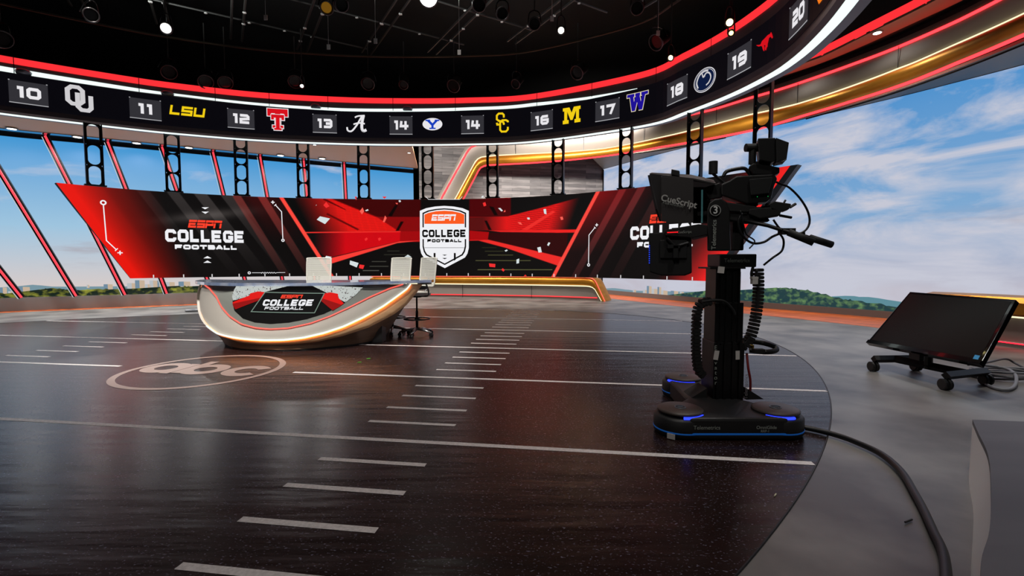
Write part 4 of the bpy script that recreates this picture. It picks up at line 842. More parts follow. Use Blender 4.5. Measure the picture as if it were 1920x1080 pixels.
# screen content on the desk front
def desk_picture():
    top = resample([DSPu[0], DSPu[-1]], 120)
    return None
dp = decal('desk_screen', [DSPu], C_desk, -.002, led('desk_black', (12, 11, 11)), DK, .12); dp['label'] = 'black and red screen in the desk front'
def z6(p): return pxp(C_desk, [(420+x/6.857, 520+y/6.857) for x, y in p])
def clipd(polys):      # keep content above the display's curved edge
    lo = sorted(DSPu); us = [a for a, _ in lo]; zs = [b for _, b in lo]; out = []
    for p in polys: out.append([(min(max(u, us[0]), us[-1]), z) for u, z in p])
    return out
m_spk = mat('led_speckled_white', (198, 206, 204), .6, emit='noise', es=.95, noise=(60, (214, 220, 218), 1))
def speck_mat():
    m = D.materials.new('led_confetti_white'); m.use_nodes = True; nt = m.node_tree; b = nt.nodes['Principled BSDF']
    tc = nt.nodes.new('ShaderNodeTexCoord'); n = nt.nodes.new('ShaderNodeTexNoise'); n.inputs['Scale'].default_value = 46; n.inputs['Detail'].default_value = 1
    r = nt.nodes.new('ShaderNodeValToRGB'); r.color_ramp.elements[0].position = .62; r.color_ramp.elements[1].position = .67; r.color_ramp.elements[0].color = rgb(206, 212, 208); r.color_ramp.elements[1].color = rgb(60, 30, 30)
    nt.links.new(tc.outputs['Object'], n.inputs['Vector']); nt.links.new(n.outputs[0], r.inputs[0]); nt.links.new(r.outputs[0], b.inputs['Emission Color'])
    b.inputs['Emission Strength'].default_value = .85; b.inputs['Base Color'].default_value = (0, 0, 0, 1); return m
m_spk = speck_mat(); m_dr = led('desk_led_red', (224, 24, 20)); m_dr2 = led('desk_led_red_dark', (150, 14, 14))
decal('stand_picture', clipd([z6([(160, 110), (900, 92), (540, 178), (330, 215), (325, 240), (118, 300), (104, 250), (120, 180)])]), C_desk, .001, m_spk, dp, .12)
decal('stand_picture', clipd([z6([(1100, 92), (1785, 130), (1700, 218), (1560, 322), (1440, 255), (1470, 205), (1300, 185)])]), C_desk, .001, m_spk, dp, .12)
decal('red_barrier_picture', [z6([(112, 320), (330, 232), (340, 205), (440, 180), (525, 190), (470, 265), (440, 300), (150, 410), (120, 372)])], C_desk, .003, m_dr, dp, .12)
decal('red_barrier_picture', [z6([(1300, 205), (1370, 192), (1465, 212), (1460, 250), (1540, 335), (1480, 375), (1395, 425), (1245, 290)])], C_desk, .003, m_dr, dp, .12)
for b_ in ([(112, 340), (470, 262), (440, 300), (150, 408), (122, 375)], [(1240, 262), (1510, 352), (1395, 425), (1245, 300)]): decal('barrier_shade_picture', [z6(b_)], C_desk, .005, m_dr2, dp, .12)
pn = [(532, 190), (1290, 205), (1165, 455), (355, 440)]
decal('title_panel', [z6(pn)], C_desk, .007, led('desk_panel_black', (10, 10, 10)), dp, .12)
decal('panel_outline', stroke(z6(pn+[pn[0]]), .012), C_desk, .009, led('panel_edge', (120, 140, 128)), dp, .12)
def dletters(txt, x0, x1, yb, yt, m, **kw):
    (ua, za), (ub, zb) = C_desk.hit(420+x0/6.857, 520+yb/6.857), C_desk.hit(420+x1/6.857, 520+yb/6.857); h = C_desk.hit(420+x0/6.857, 520+yt/6.857)[1]-za
    ps = word(txt, ub-ua, h, **kw); k = (zb-za)/(ub-ua)
    decal('desk_lettering', [[(ua+X, za+Y+X*k) for X, Y in p] for p in ps], C_desk, .012, m, dp, .12)
dletters('ESPN', 740, 1010, 270, 222, m_lr, slant=.5, asp=1.3, gap=.06); dletters('COLLEGE', 510, 1150, 365, 282, m_lw, slant=.35); dletters('FOOTBALL', 530, 1025, 415, 376, m_lw, slant=.45, asp=1.5, gap=.15)
# hull: from the rim's outer edge back to the footprint on the floor
fp = [(437, 618), (428, 632), (420, 644), (432, 650), (452, 653.5), (487, 655.5), (520, 656), (560, 655), (594.8, 652.4), (630, 649), (656, 646.3), (690, 641), (708, 637), (722, 630), (728, 622), (733, 614)]
FP = resample([G(x, y, .03)[:2] for x, y in fp], 80); OU = resample(OUTu, 80)
vs = []; kk = 7
for (u, z), (fx, fy) in zip(OU, FP):
    a = Vector(C_desk.at(u, z, -.06)); b = Vector((fx, fy, .03))
    for j in range(kk):
        t = j/(kk-1); p = a.lerp(b, t); p.z = a.z+(b.z-a.z)*(t**1.15); vs.append(p)
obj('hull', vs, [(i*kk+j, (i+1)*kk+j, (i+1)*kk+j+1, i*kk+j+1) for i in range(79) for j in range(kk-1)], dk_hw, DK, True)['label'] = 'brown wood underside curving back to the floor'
# back closure, plinth and counter body
bk = [(-5.2, 8.3), (-4.4, 8.02), (-3.4, 7.95), (-2.4, 8.05), (-1.6, 8.3)]
ft = C_desk.sub(-.07, step=.15)
between('inner_counter', ft, resample(bk, 30), .86, mat('desk_dark_inside', (52, 48, 46), .6), DK, .06)
MB().prism([(FP[i][0], FP[i][1], .0) for i in range(0, 80, 4)], (0, 0, .035)).build('plinth', m_blk2, DK)
for c_a, c_b in (((-2.35, 7.9, .33), (.4, .24, .66)), ((-4.5, 7.8, .36), (.4, .24, .72))): MB().box(c_a, c_b).build('cable_cabinet', mat('desk_grey_metal', (84, 86, 88), .4, .4), DK)
m_glass = mat('blue_glass_top', (150, 172, 214), .1, .1, spec=.7, coat=.3, trans=.55, noise=((5, 5, 2), (216, 226, 244), 4))
tp = [C_desk.at(0, 0, .05)[:2]]+C_desk.sub(.07, step=.12)
between('glass_top', C_desk.sub(.05, step=.12), resample([(-5.4, 8.35), (-4.6, 8.15), (-3.4, 8.08), (-2.3, 8.12), (-1.38, 8.35)], 40), .985, m_glass, DK, .045, 60)['label'] = 'bluish glass desk top'

# ---------------------------------------------------------------- drafting chairs
m_mesh = mat('white_chair_shell', (206, 205, 196), .45); m_slat = mat('white_slats', (196, 196, 188), .5); m_alu = mat('polished_aluminium', (190, 190, 190), .25, .9)
m_cast = mat('black_castor', (18, 18, 18), .5)
def chair():
    r = D.objects.new('drafting_chair', None); COL.objects.link(r); ORG[r.name] = Vector(); tag(r, 'x', 'chair', 'white drafting chairs behind the desk')
    # backrest: frame and slats, leaning back a little
    def bp(x, z): return Vector((x, .20+.06*((z-.9)/.5)+.03*math.cos(x*3)-.04*(x/.24)**2*0, z))
    fr = [bp(-.215, .93), bp(-.225, 1.15), bp(-.225, 1.37), bp(-.19, 1.405), bp(.19, 1.405), bp(.225, 1.37), bp(.225, 1.15), bp(.215, .93), bp(.15, .9), bp(-.15, .9)]
    MB().tube(smooth_pts(fr, 4, True), .014, 8, closed=True).build('backrest_frame', m_mesh, r, True)
    b = MB()
    for i in range(17): z = .93+i*.028; b.box(bp(0, z), (.43, .012, .024))
    b.build('backrest_slats', m_slat, r)
    MB().tube([(0, .14, .76), (0, .24, .84), bp(0, .95)+Vector((0, .02, 0)), bp(0, 1.2)+Vector((0, .02, 0))], .018, 8).build('back_spine', m_alu, r, True)
    s = [(.245*math.copysign(abs(math.cos(q))**.6, math.cos(q)), -.03+.24*math.copysign(abs(math.sin(q))**.6, math.sin(q)), .74) for q in [2*PI*i/32 for i in range(32)]]
    MB().prism(s, (0, 0, .055)).build('seat', m_mesh, r, bevel=.015)
    for sx in (-1, 1):
        a = MB().tube(smooth_pts([(sx*.1, .05, .72), (sx*.27, .05, .74), (sx*.29, .04, .85), (sx*.28, .0, .95)], 5), .014, 8).box((sx*.28, -.03, .96), (.075, .25, .03)); a.build('armrest', mat('arm_grey', (126, 126, 122), .5), r)
    MB().lathe([(.09, .7), (.1, .73), (.1, .74)], n=16).lathe([(.024, .1), (.024, .45)], n=14).lathe([(.016, .45), (.016, .7)], n=12).build('gas_lift', m_black, r, True)
    f = MB().tube([(.23*math.cos(2*PI*i/28), .23*math.sin(2*PI*i/28), .31) for i in range(28)], .011, 8, closed=True)
    for i in range(3): q = 2*PI*i/3; f.tube([(0, 0, .31), (.23*math.cos(q), .23*math.sin(q), .31)], .008, 6)
    f.lathe([(.04, .28), (.04, .34)], n=14).build('foot_ring', m_black, r)
    for i in range(5):
        q = 2*PI*i/5+.3; c, s_ = math.cos(q), math.sin(q)
        MB().tube([(.02*c, .02*s_, .13), (.15*c, .15*s_, .115), (.31*c, .31*s_, .075)], [.03, .024, .016], 8).build('base_arm', m_alu, r, True)
        w_ = MB(); M = Matrix.Rotation(q, 3, 'Z') @ Matrix.Rotation(PI/2, 3, 'X')
        for dd in (-.018, .018): w_.lathe([(.031, -.009), (.033, 0), (.031, .009)], (.31*c-s_*dd, .31*s_+c*dd, .033), 14, M)
        w_.tube([(.31*c, .31*s_, .035), (.31*c, .31*s_, .08)], .012, 6).build('castor', m_cast, r)
    return r
ch0 = chair()
def put(r, loc, rz, label): r.location = loc; r.rotation_euler[2] = rz; r['label'] = label
def copy_tree(o, parent=None):
    c = o.copy(); COL.objects.link(c)
    if parent: c.parent = parent
    for ch in [x for x in D.objects if x.parent == o]: copy_tree(ch, c)
    return c
ch1, ch2 = copy_tree(ch0), copy_tree(ch0)
put(ch0, (-3.68, 8.8, 0), .05, 'white slatted drafting chair behind the middle of the desk, leftmost of three')
put(ch1, (-2.22, 8.75, 0), -.45, 'white slatted drafting chair behind the right half of the desk, middle of three')
put(ch2, (-1.72, 8.52, 0), -.75, 'white slatted drafting chair at the right end of the desk with its castors in view')

# ---------------------------------------------------------------- robotic camera pedestal
m_rb = mat('pedestal_black', (20, 20, 21), .55, bump=.04, bscale=160); m_rt = mat('pedestal_top_brown_black', (64, 54, 50), .5); m_rc = mat('column_black', (13, 13, 14), .4, .3)
m_bl = led('blue_led', (40, 60, 255), 2.2); m_bs = mat('blue_stripe', (18, 92, 170), .5, emit=(14, 70, 140), es=.35); m_lbl = mat('grey_print', (150, 156, 150), .6); m_paper = mat('paper_label', (196, 192, 188), .7)
PX, PY = 1.70, 3.98
PD = empty('robotic_camera_pedestal', (PX, PY, 0), 'black robotic camera pedestal with blue lights and tall column on wheels base', 'camera pedestal')
pods = [(1.325, 3.67), (2.075, 3.67), (1.72, 4.70)]
def hullpoly(cs, r, n=16):
    """outline of discs joined into one rounded triangle"""
    pts = [(x+r*math.cos(2*PI*i/n), y+r*math.sin(2*PI*i/n)) for x, y in cs for i in range(n)]; pts = sorted(set(pts))
    def half(p):
        h = []
        for q in p:
            while len(h) > 1 and (h[-1][0]-h[-2][0])*(q[1]-h[-2][1])-(h[-1][1]-h[-2][1])*(q[0]-h[-2][0]) <= 0: h.pop()
            h.append(q)
        return h
    return half(pts)[:-1]+half(pts[::-1])[:-1]
core = [(1.33, 3.475), (2.07, 3.475), (2.08, 3.80), (1.93, 4.0), (1.88, 4.66), (1.56, 4.66), (1.5, 4.0), (1.32, 3.8)]
MB().prism([(x, y, .012) for x, y in core], (0, 0, .165)).build('base_bar', m_rb, PD, bevel=.02)
MB().prism([(1.33, 3.472, .05), (2.07, 3.472, .05), (2.07, 3.472, .064), (1.33, 3.472, .064)], (0, .02, 0)).build('blue_stripe', m_bs, PD)
for i, (x, y) in enumerate(pods):
    nm = ['left', 'right', 'rear'][i]
    pd = MB().lathe([(.19, .012), (.20, .03), (.20, .142), (.186, .158), (.165, .162)], (x, y, 0), 40).build('wheel_pod', m_rb, PD, True); pd['label'] = 'round black wheel pod at the %s' % nm
    MB().lathe([(.2015, .048), (.2025, .051), (.2025, .056), (.2015, .059)], (x, y, 0), 40).build('pod_stripe', m_bs, pd)
    MB().lathe([(.165, .176), (.172, .18), (.172, .194), (.16, .2), (.0, .202)], (x, y, 0), 40).build('pod_lid', m_rt, pd, True)
    MB().tube([(x+.176*math.cos(q), y+.176*math.sin(q), .169) for q in [PI*((1.44, 1.22, 1.1)[i]+(.34, .38, .5)[i]*k/20) for k in range(21)]], .0105, 6).build('pod_light', m_bl, pd)
    MB().tube([(x+.04*math.cos(q), y+.04*math.sin(q), .204) for q in [2*PI*k/24 for k in range(24)]], .004, 5, closed=True).tube([(x-.02, y, .2045), (x+.02, y, .2045)], .006, 5).build('lid_emblem', mat('lid_print', (96, 104, 118), .4), pd)
text3('maker_lettering', 'Telemetrics', .042, (1.455, 3.468, .108), (1, 0, 0), (0, 0, 1), m_lbl, PD, .004); text3('maker_lettering', 'OmniGlide', .034, (1.90, 3.468, .11), (1, 0, 0), (0, 0, 1), m_lbl, PD, .01); text3('maker_lettering', 'RRP-1', .026, (1.89, 3.468, .082), (1, 0, 0), (0, 0, 1), m_lbl, PD, .01)
MB().box((1.20, 3.502, .03), (.06, .006, .04), -.7).build('tape_patch', m_paper, PD)
cx_ = 1.845; cy_ = 4.11
def colbox(z0, z1, hw, hd, name, m=m_rc, bev=.006, dx=0, dy=0): return MB().box((cx_+dx, cy_+dy, (z0+z1)/2), (2*hw, 2*hd, z1-z0)).build(name, m, PD, bevel=bev)
colbox(.13, .66, .13, .13, 'lower_column'); colbox(.6, 1.0, .12, .12, 'middle_column', dx=-.003); colbox(.95, 1.29, .105, .11, 'upper_column', dx=-.015)
rb = MB()
for dx in (-.10, -.04, .03, .09): rb.box((cx_+dx, cy_-.135, .42), (.02, .02, .5)).box((cx_+dx*.8, cy_-.12, .95), (.015, .02, .62))
rb.build('column_ribs', m_rc, PD)
colbox(1.285, 1.30, .15, .13, 'top_plate', m_black, .003, dx=-.03); cap = colbox(1.30, 1.41, .155, .13, 'head_mount', m_black, .008, dx=.055)
text3('maker_lettering', 'Telemetrics', .045, (cx_+.04, cy_-.138, 1.355), (1, 0, 0), (0, 0, 1), mat('dim_print', (70, 74, 70), .6), PD, .01)
for x, z, w_, h_, r_ in ((1343, 666, .04, .08, .15), (1383, 666, .034, .075, -.03), (1352, 506, .055, .055, .1)):
    p = W(x, z, cy_-.15); M = Matrix.Rotation(r_, 3, 'Y'); MB().box(p, (w_, .003, h_), M=M).build('paper_tag', m_paper, PD)
for i, chh in enumerate('Elevator'):
    if 1 <= i <= 2: continue
    p = W(1342, 652+i*9.4, cy_-.15); text3('column_lettering', chh, .05, p, (1, 0, 0), (0, 0, 1), m_lbl, PD)
text3('column_lettering', 'Telemetrics', .045, W(1399, 725, cy_-.16), (0, 0, 1), (-1, 0, 0), mat('pale_print', (120, 116, 120), .6), PD)
for s in (-1, 1): MB().prism([(cx_+s*.17, cy_-.1, .16), (cx_+s*.32, cy_-.1, .165), (cx_+s*.17, cy_-.1, .26)], (0, .2, 0)).build('gusset', m_blk2, PD)
# energy chains
def chain(pts, name, wd=.085, Y=4.0):
    q = smooth_pts(pts, 60); b = MB(); acc = 0; last = q[0]
    for i in range(1, len(q)):
        acc += (q[i]-last).length; last = q[i]
        if acc > .03:
            acc = 0; t = (q[i]-q[i-1]).normalized(); n_ = Vector((0, 1, 0)); s_ = t.cross(n_); M = Matrix((s_, n_, t)).transposed()
            b.box(q[i], (wd*.62, wd*.85, .027), M=M).box(q[i], (wd*.85, wd*.6, .015), M=M)
    return b.build(name, m_blk2, PD)
def wp(l, Y): return [W(x, y, Y) for x, y in l]
chain(wp([(1322, 706), (1310, 695), (1306, 670), (1305, 640), (1306, 600), (1308, 580), (1316, 568), (1330, 565)], 4.05), 'cable_chain')['label'] = 'black link chain looping left of the column'
chain(wp([(1421, 500), (1422, 540), (1419, 580), (1411, 620), (1402, 640), (1390, 650), (1375, 650)], 4.05), 'cable_chain', .09)['label'] = 'black link chain hanging right of the column'
MB().tube(smooth_pts(wp([(1316, 566), (1340, 563), (1358, 565), (1372, 578), (1378, 590)], 3.95), 5), .012, 6).build('hose', m_blk2, PD)
MB().tube(smooth_pts([W(1405, 640, 4.2), W(1430, 643, 4.15), W(1452, 650, 4.15), W(1455, 657, 4.1), W(1435, 660, 4.05), W(1405, 657, 4.1)], 5), .022, 8).build('push_handle', m_black, PD)
MB().box(W(1422, 658, 4.04), (.09, .05, .035)).build('handle_grip', m_blk2, PD)
MB().box(W(1409, 652, 4.12), (.03, .03, .05)).build('yellow_clip', mat('yellow_clip', (190, 150, 20), .5), PD)
MB().tube(smooth_pts([W(1400, 662, 4.05), W(1403, 690, 4.02), W(1407, 715, 4.02), W(1406, 745, 4.05)], 5), .01, 6).build('red_cable', mat('red_cable', (120, 16, 22), .5), PD)
# pan and tilt head
MB().prism([W(x, y, 4.0) for x, y in ((1326, 470), (1326, 392), (1330, 380), (1340, 373), (1352, 372), (1362, 378), (1368, 392), (1370, 470))], (.06, .14, 0)).build('head_yoke', mat('yoke_black', (24, 24, 25), .5), PD, bevel=.01)
MB().box(W(1379, 440, 4.2), (.1, .12, .28)).build('head_electronics', m_blk2, PD, bevel=.01)
nb = MB()
pc = W(1341, 394.5, 3.992); nb.lathe([(.046, 0), (.046, .004)], pc, 28, Matrix.Rotation(PI/2, 3, 'X')); nb.build('number_badge', mat('badge_white', (176, 178, 176), .6), PD)
MB().lathe([(.040, 0), (.040, .003)], (pc[0], pc[1]-.003, pc[2]), 28, Matrix.Rotation(PI/2, 3, 'X')).build('badge_face', m_black, PD)
text3('badge_numeral', '3', .085, (pc[0], pc[1]-.0085, pc[2]), (1, 0, 0), (0, 0, 1), mat('badge_digit', (214, 216, 214), .6), PD, .02)
text3('head_lettering', 'Telemetrics', .052, W(1339, 440, 3.985), (0, 0, 1), (-1, 0, 0), m_lbl, PD, .01)
# pan bars
def bar_(l, name, grip, Y0, Y1):
    P = [Vector(W(x, y, Y0+(Y1-Y0)*i/(len(l)-1))) for i, (x, y) in enumerate(l)]
    o = MB().tube(P, .016, 10).build(name, m_black, PD, True); d_ = (P[-1]-P[-2]).normalized(); MB().tube([P[-1]-d_*grip, P[-1]], .03, 14).build('foam_grip', m_blk2, o, True)
bar_([(1385, 412), (1440, 423), (1480, 436), (1526, 455)], 'pan_bar', .2, 4.05, 3.8); bar_([(1400, 410), (1455, 428), (1510, 443), (1560, 459)], 'pan_bar', .2, 4.25, 4.2)
MB().box(W(1475, 434, 3.93), (.11, .07, .05)).box(W(1500, 440, 4.1), (.06, .05, .04)).build('lens_control', m_blk2, PD)

# ---------------------------------------------------------------- the television camera on the head
CM = empty('television_camera', W(1385, 425, 4.1), 'black television camera with top handle and viewfinder riding on the pedestal head', 'television camera')
def slab(pts, Y, th, name, m, parent, bev=.008, label=None):
    o = MB().prism([W(x, y, Y) for x, y in pts], (th*.42, th, 0)).build(name, m, parent, bevel=bev)
    if label: o['label'] = label
    return o
m_cb = mat('camera_black', (17, 17, 18), .5, bump=.03, bscale=120); m_cg = mat('camera_dark_grey', (30, 31, 32), .5)
slab([(1352, 345), (1368, 338), (1380, 330), (1410, 328), (1452, 326), (1458, 335), (1452, 348), (1446, 372), (1437, 378), (1400, 382), (1376, 374), (1352, 366)], 4.02, .2, 'camera_body', m_cb, CM, .012)
slab([(1405, 336), (1448, 332), (1446, 345), (1441, 362), (1408, 366)], 3.995, .03, 'side_panel', m_cg, CM, .004)
slab([(1318, 352), (1350, 342), (1354, 370), (1330, 374)], 4.04, .16, 'lens_barrel', m_cb, CM)
MB().tube(smooth_pts(wp([(1356, 332), (1362, 322), (1380, 317), (1396, 316), (1404, 324), (1410, 332)], 4.1), 4), .016, 8).build('carry_handle', m_cb, CM, True)
slab([(1404, 312), (1412, 306), (1440, 309), (1462, 314), (1462, 324), (1452, 329), (1412, 327)], 4.03, .12, 'viewfinder_base', m_cb, CM)
vf = slab([(1421, 259), (1454, 258), (1456, 300), (1448, 304), (1424, 300)], 4.0, .2, 'viewfinder', m_cb, CM, .006)
ft_ = [W(x, y, 4.0) for x, y in ((1421, 259), (1456, 258), (1456, 303), (1424, 301))]; bk_ = [W(x, y, 3.78) for x, y in ((1452, 260), (1480, 265), (1476, 299), (1455, 303))]
hd = [W(x, y, 3.98) for x, y in ((1446, 258), (1456, 258), (1456, 303), (1448, 303))]; hd2 = [W(x, y, 3.98) for x, y in ((1455, 258), (1479.5, 267), (1475, 299), (1456, 303))]
MB().prism(hd2, (.08, .2, 0)).build('viewfinder_hood', mat('hood_black', (11, 11, 12), .7), CM, bevel=.004)
MB().tube([W(1474, 299, 3.98), W(1466, 304, 3.98), W(1455, 303, 3.98)], .006, 6).build('hood_wire', m_black, CM)
MB().tube([W(1437, 312, 4.1), W(1437, 303, 4.1)], .03, 10).tube([W(1410, 308, 4.1), W(1411, 275, 4.1)], .03, 8).tube([W(1437, 312, 4.1), W(1410, 308, 4.1)], .03, 8).lathe([(.035, -.05), (.035, .05)], W(1409, 277, 4.1), 14, Matrix.Rotation(PI/2, 3, 'Y')).build('viewfinder_bracket', m_blk2, CM)
MB().lathe([(.036, 0), (.036, .105)], W(1337, 326, 4.1), 18).tube([W(1337, 326, 4.1), W(1348, 335, 4.1), W(1360, 345, 4.1)], .012, 6).build('tally_antenna', m_blk2, CM)
slab([(1352, 378), (1372, 380), (1412, 386), (1430, 390), (1428, 400), (1400, 398), (1356, 396)], 4.03, .16, 'camera_plate', m_blk2, CM)
slab([(1358, 400), (1400, 398), (1440, 408), (1444, 414), (1400, 418), (1362, 412)], 4.05, .14, 'quick_release', m_blk2, CM)
slab([(1441, 382), (1452, 377), (1484, 382), (1480, 392), (1470, 396), (1446, 394)], 4.02, .1, 'connector_box', m_cg, CM)
slab([(1405, 392), (1446, 388), (1466, 394), (1462, 404), (1425, 410), (1404, 402)], 4.02, .12, 'control_arm', m_blk2, CM)
MB().tube([W(1470, 380, 4.05), W(1473, 375, 4.05)], .008, 6).tube([W(1481, 389, 4.05), W(1492, 382, 4.05)], .012, 6).tube([W(1462, 404, 4.05), W(1484, 408, 4.05)], .012, 6).build('lever', m_black, CM)
jk = MB()
for k in range(14): jk.box(W(1380+random.random()*65, 382+random.random()*24, 4.0+random.random()*.15), (.03+random.random()*.04, .05, .02+random.random()*.02))
jk.build('connector_cluster', m_blk2, CM)
for x, y in ((1420, 369), (1440, 368)): MB().box(W(x, y, 3.99), (.004, .004, .004)).build('green_indicator', led('green_dot', (30, 190, 90)), CM)
# its cables
def cable(name, pts, r, m, label, cat='cable', group=None, n=8):
    o = MB().tube(smooth_pts(pts, n), r, 8).build(name, m, None, True); return tag(o, label, cat, group)
m_cab = mat('cable_black', (12, 12, 13), .45)
cable('camera_cable', wp([(1452, 340), (1464, 345), (1480, 352), (1500, 372), (1514, 395), (1518, 415), (1512, 430), (1498, 438), (1480, 438), (1462, 428), (1450, 412)], 4.05), .009, m_cab, 'thin black cable looping out behind the television camera against the sky')
cable('camera_cable', [W(1460, 436, 4.0), W(1469, 450, 4.0), W(1466, 470, 4.0), W(1448, 484, 4.0), W(1432, 497, 4.05)], .009, m_cab, 'black cable dropping from the pan bars to the link chain')
cable('camera_cable', wp([(1392, 400), (1385, 412), (1386, 430), (1396, 446), (1412, 456), (1432, 454), (1448, 444), (1462, 438)], 3.97), .010, m_cab, 'black cable sagging below the camera plate')
cable('camera_cable', wp([(1388, 395), (1395, 425), (1400, 440), (1415, 452), (1405, 466)], 3.95), .006, m_cab, 'thin black wire curling above the pedestal cap')
cable('camera_cable', wp([(1412, 500), (1409, 515), (1415, 530), (1419, 505)], 4.0), .012, m_cab, 'short black looped cable at the top of the right chain')
tag(MB().box(W(1414, 527, 3.98), (.045, .04, .05)).box(W(1414, 521, 3.98), (.05, .042, .02)).build('cable_plug', m_paper), 'small white cable plug hanging by the right chain', 'plug')

# ---------------------------------------------------------------- teleprompter
TP = empty('teleprompter', W(1265, 440, 4.0), 'black teleprompter hood with screen tray and hanging monitor left of the camera', 'teleprompter')
m_hood = mat('prompter_hood_cloth', (46, 43, 43), .6)
slab([(1240, 331), (1300, 337), (1300, 417), (1268, 418), (1240, 415)], 3.95, .012, 'hood_side', m_hood, TP, .002)
hood = [W(1218, 328, 3.85), W(1240, 331, 3.95), W(1300, 337, 3.95), W(1342, 346, 3.97), W(1338, 340, 4.22), W(1296, 330, 4.3), W(1222, 326, 4.3)]
MB().prism(hood, (0, 0, .012)).build('hood_top', m_hood, TP)
MB().prism([W(1218, 328, 3.85), W(1240, 331, 3.95), W(1240, 415, 3.95), W(1232, 392, 3.87)], (-.01, .02, 0)).build('hood_flap', m_hood, TP)
slab([(1222, 330), (1300, 336), (1300, 415), (1245, 415)], 4.28, .012, 'hood_side', m_hood, TP, .002)
MB().box(W(1317, 385, 4.25), (.16, .012, .32)).build('prompter_glass_frame', m_blk2, TP)
MB().tube([W(1316.5, 356, 3.96), W(1316, 418, 3.96)], .007, 6).build('glass_edge', mat('teal_glass_edge', (70, 110, 112), .2, emit=(20, 44, 46), es=1), TP)
slab([(1258, 327), (1259, 317), (1274, 320), (1274, 331)], 4.0, .05, 'cue_light', m_cg, TP, .004)
slab([(1246, 431), (1310, 420), (1326, 422), (1326, 440), (1300, 446), (1248, 442)], 3.93, .34, 'tray', m_blk2, TP, .006)
slab([(1216, 437), (1296, 432), (1297, 512), (1284, 517), (1240, 517), (1217, 510)], 3.96, .045, 'monitor_housing', m_blk2, TP, .01)
slab([(1238, 450), (1288, 450), (1288, 484), (1238, 484)], 3.945, .02, 'monitor_back', m_cg, TP, .004)
br_ = MB().box(W(1262, 462, 3.93), (.1, .03, .03)).box(W(1266, 472, 3.93), (.04, .03, .1)).tube([W(1250, 446, 3.93), W(1266, 462, 3.93), W(1290, 455, 3.95)], .012, 6); br_.build('monitor_bracket', m_cg, TP)
for k in range(9): MB().box(W(1252+k*2.3, 436-k*.1, 3.915), (.006, .004, .008)).build('red_segment', led('tiny_red', (255, 24, 34), 1.6), TP)
for k in range(9): MB().box(W(1217.5, 461+k*4, 3.95), (.006, .006, .008)).build('blue_segment', led('tiny_blue', (30, 70, 255), 1.4), TP)
text3('maker_lettering', 'CueScript', .075, W(1273, 378, 3.93), (1, 0, -.22), (.22, 0, 1), mat('print_white', (168, 168, 164), .6), TP, .02); text3('maker_lettering', 'A CUE INTO SPORT', .02, W(1262, 384, 3.93), (1, 0, -.22), (.22, 0, 1), m_lbl, TP)
text3('maker_lettering', 'CueScript', .03, W(1283, 435, 3.925), (1, 0, .03), (0, 0, 1), m_lbl, TP)
MB().box(W(1325, 400, 4.1), (.12, .1, .03)).box(W(1322, 432, 4.1), (.2, .03, .03)).build('mounting_rail', m_blk2, TP)

# ---------------------------------------------------------------- monitor on a wheeled stand
MN = empty('floor_monitor', (4.9, 5.4, 0), 'large black flat monitor tilted back on a low wheeled stand', 'monitor')
TL, TR, BR, BL = Vector((5.165, 6.13, .954)), Vector((5.137, 4.81, .958)), Vector((4.75, 4.75, .3)), Vector((4.56, 6.04, .3))
m_bez = mat('gloss_black_bezel', (10, 11, 14), .12, coat=.6); m_scr = mat('dark_screen', (5, 7, 6), .25)
pn_ = (TR-TL).cross(BL-TL); eye = Vector((0, 0, H)); BR = eye+(BR-eye)*((TL-eye).dot(pn_)/(BR-eye).dot(pn_))
nrm = (TR-TL).cross(BL-TL).normalized(); nrm = -nrm if nrm.x > 0 else nrm
def mq(a, b): top = TL.lerp(TR, a); bot = BL.lerp(BR, a); return top.lerp(bot, b)
MB().prism([TL, TR, BR, BL], -nrm*.05).build('monitor_case', m_bez, MN, bevel=.004)
MB().prism([mq(.025, .04), mq(.975, .04), mq(.975, .93), mq(.025, .93)], nrm*.002).build('screen', m_scr, MN)
MB().prism([mq(.0, .945), mq(1, .945), mq(1, 1), mq(0, 1)], nrm*.012).build('lower_lip', m_bez, MN)
MB().prism([mq(.935, .88), mq(.97, .88), mq(.97, .94), mq(.935, .94)], nrm*.004).build('energy_sticker', mat('blue_sticker', (60, 150, 205), .5), MN)
def fl_(x, y): return Vector(G(x, y, 0))
w1, w2, w3, w4 = fl_(1637, 696), fl_(1717, 695), fl_(1772, 731), fl_(1848, 722)
def up(v, z): return Vector((v.x, v.y, z))
def arm(a, b, name): MB().tube([up(a, .15), up(b, .15)], .045, 4).build(name, m_black, MN)
mid1, mid2 = (w1+w2)/2, (w3+w4)/2
arm(w1, w2, 'stand_arm'); arm(w3, w4, 'stand_arm'); arm(mid1, mid2, 'stand_crossbar')
for v in (w1, w2, w3, w4):
    b = MB()
    for dd in (-.022, .022): b.lathe([(.05, -.016), (.06, -.01), (.06, .01), (.05, .016)], (v.x+dd*1.2, v.y, .06), 18, Matrix.Rotation(PI/2, 3, 'Y'))
    b.tube([up(v, .04), up(v, .115)], .014, 8).build('castor', m_cast, MN)
ctr = (mid1+mid2)/2; MB().tube([up(ctr, .12), mq(.5, .75)-nrm*.05], .04, 8).build('upright', m_black, MN)
MB().box(mq(.5, .98)-nrm*.03+Vector((-.02, 0, -.04)), (.05, .14, .07)).build('tilt_bracket', m_black, MN)
m_gc = mat('grey_cable', (132, 134, 140), .5); 
def coil(cx, cy, R, n, name, r, m, label, tw=.02, sx=1., a0=0):
    P = []
    for i in range(n*18): q = a0+2*PI*i/18; P.append((cx+sx*R*(1+.06*math.sin(i*.37))*math.cos(q), cy+R*(1+.05*math.cos(i*.23))*math.sin(q)*.7, .015+tw*i/18+.012*math.sin(i*.5)))
    o = MB().tube(P, r, 8).build(name, m, None, True); return tag(o, label, 'cable')
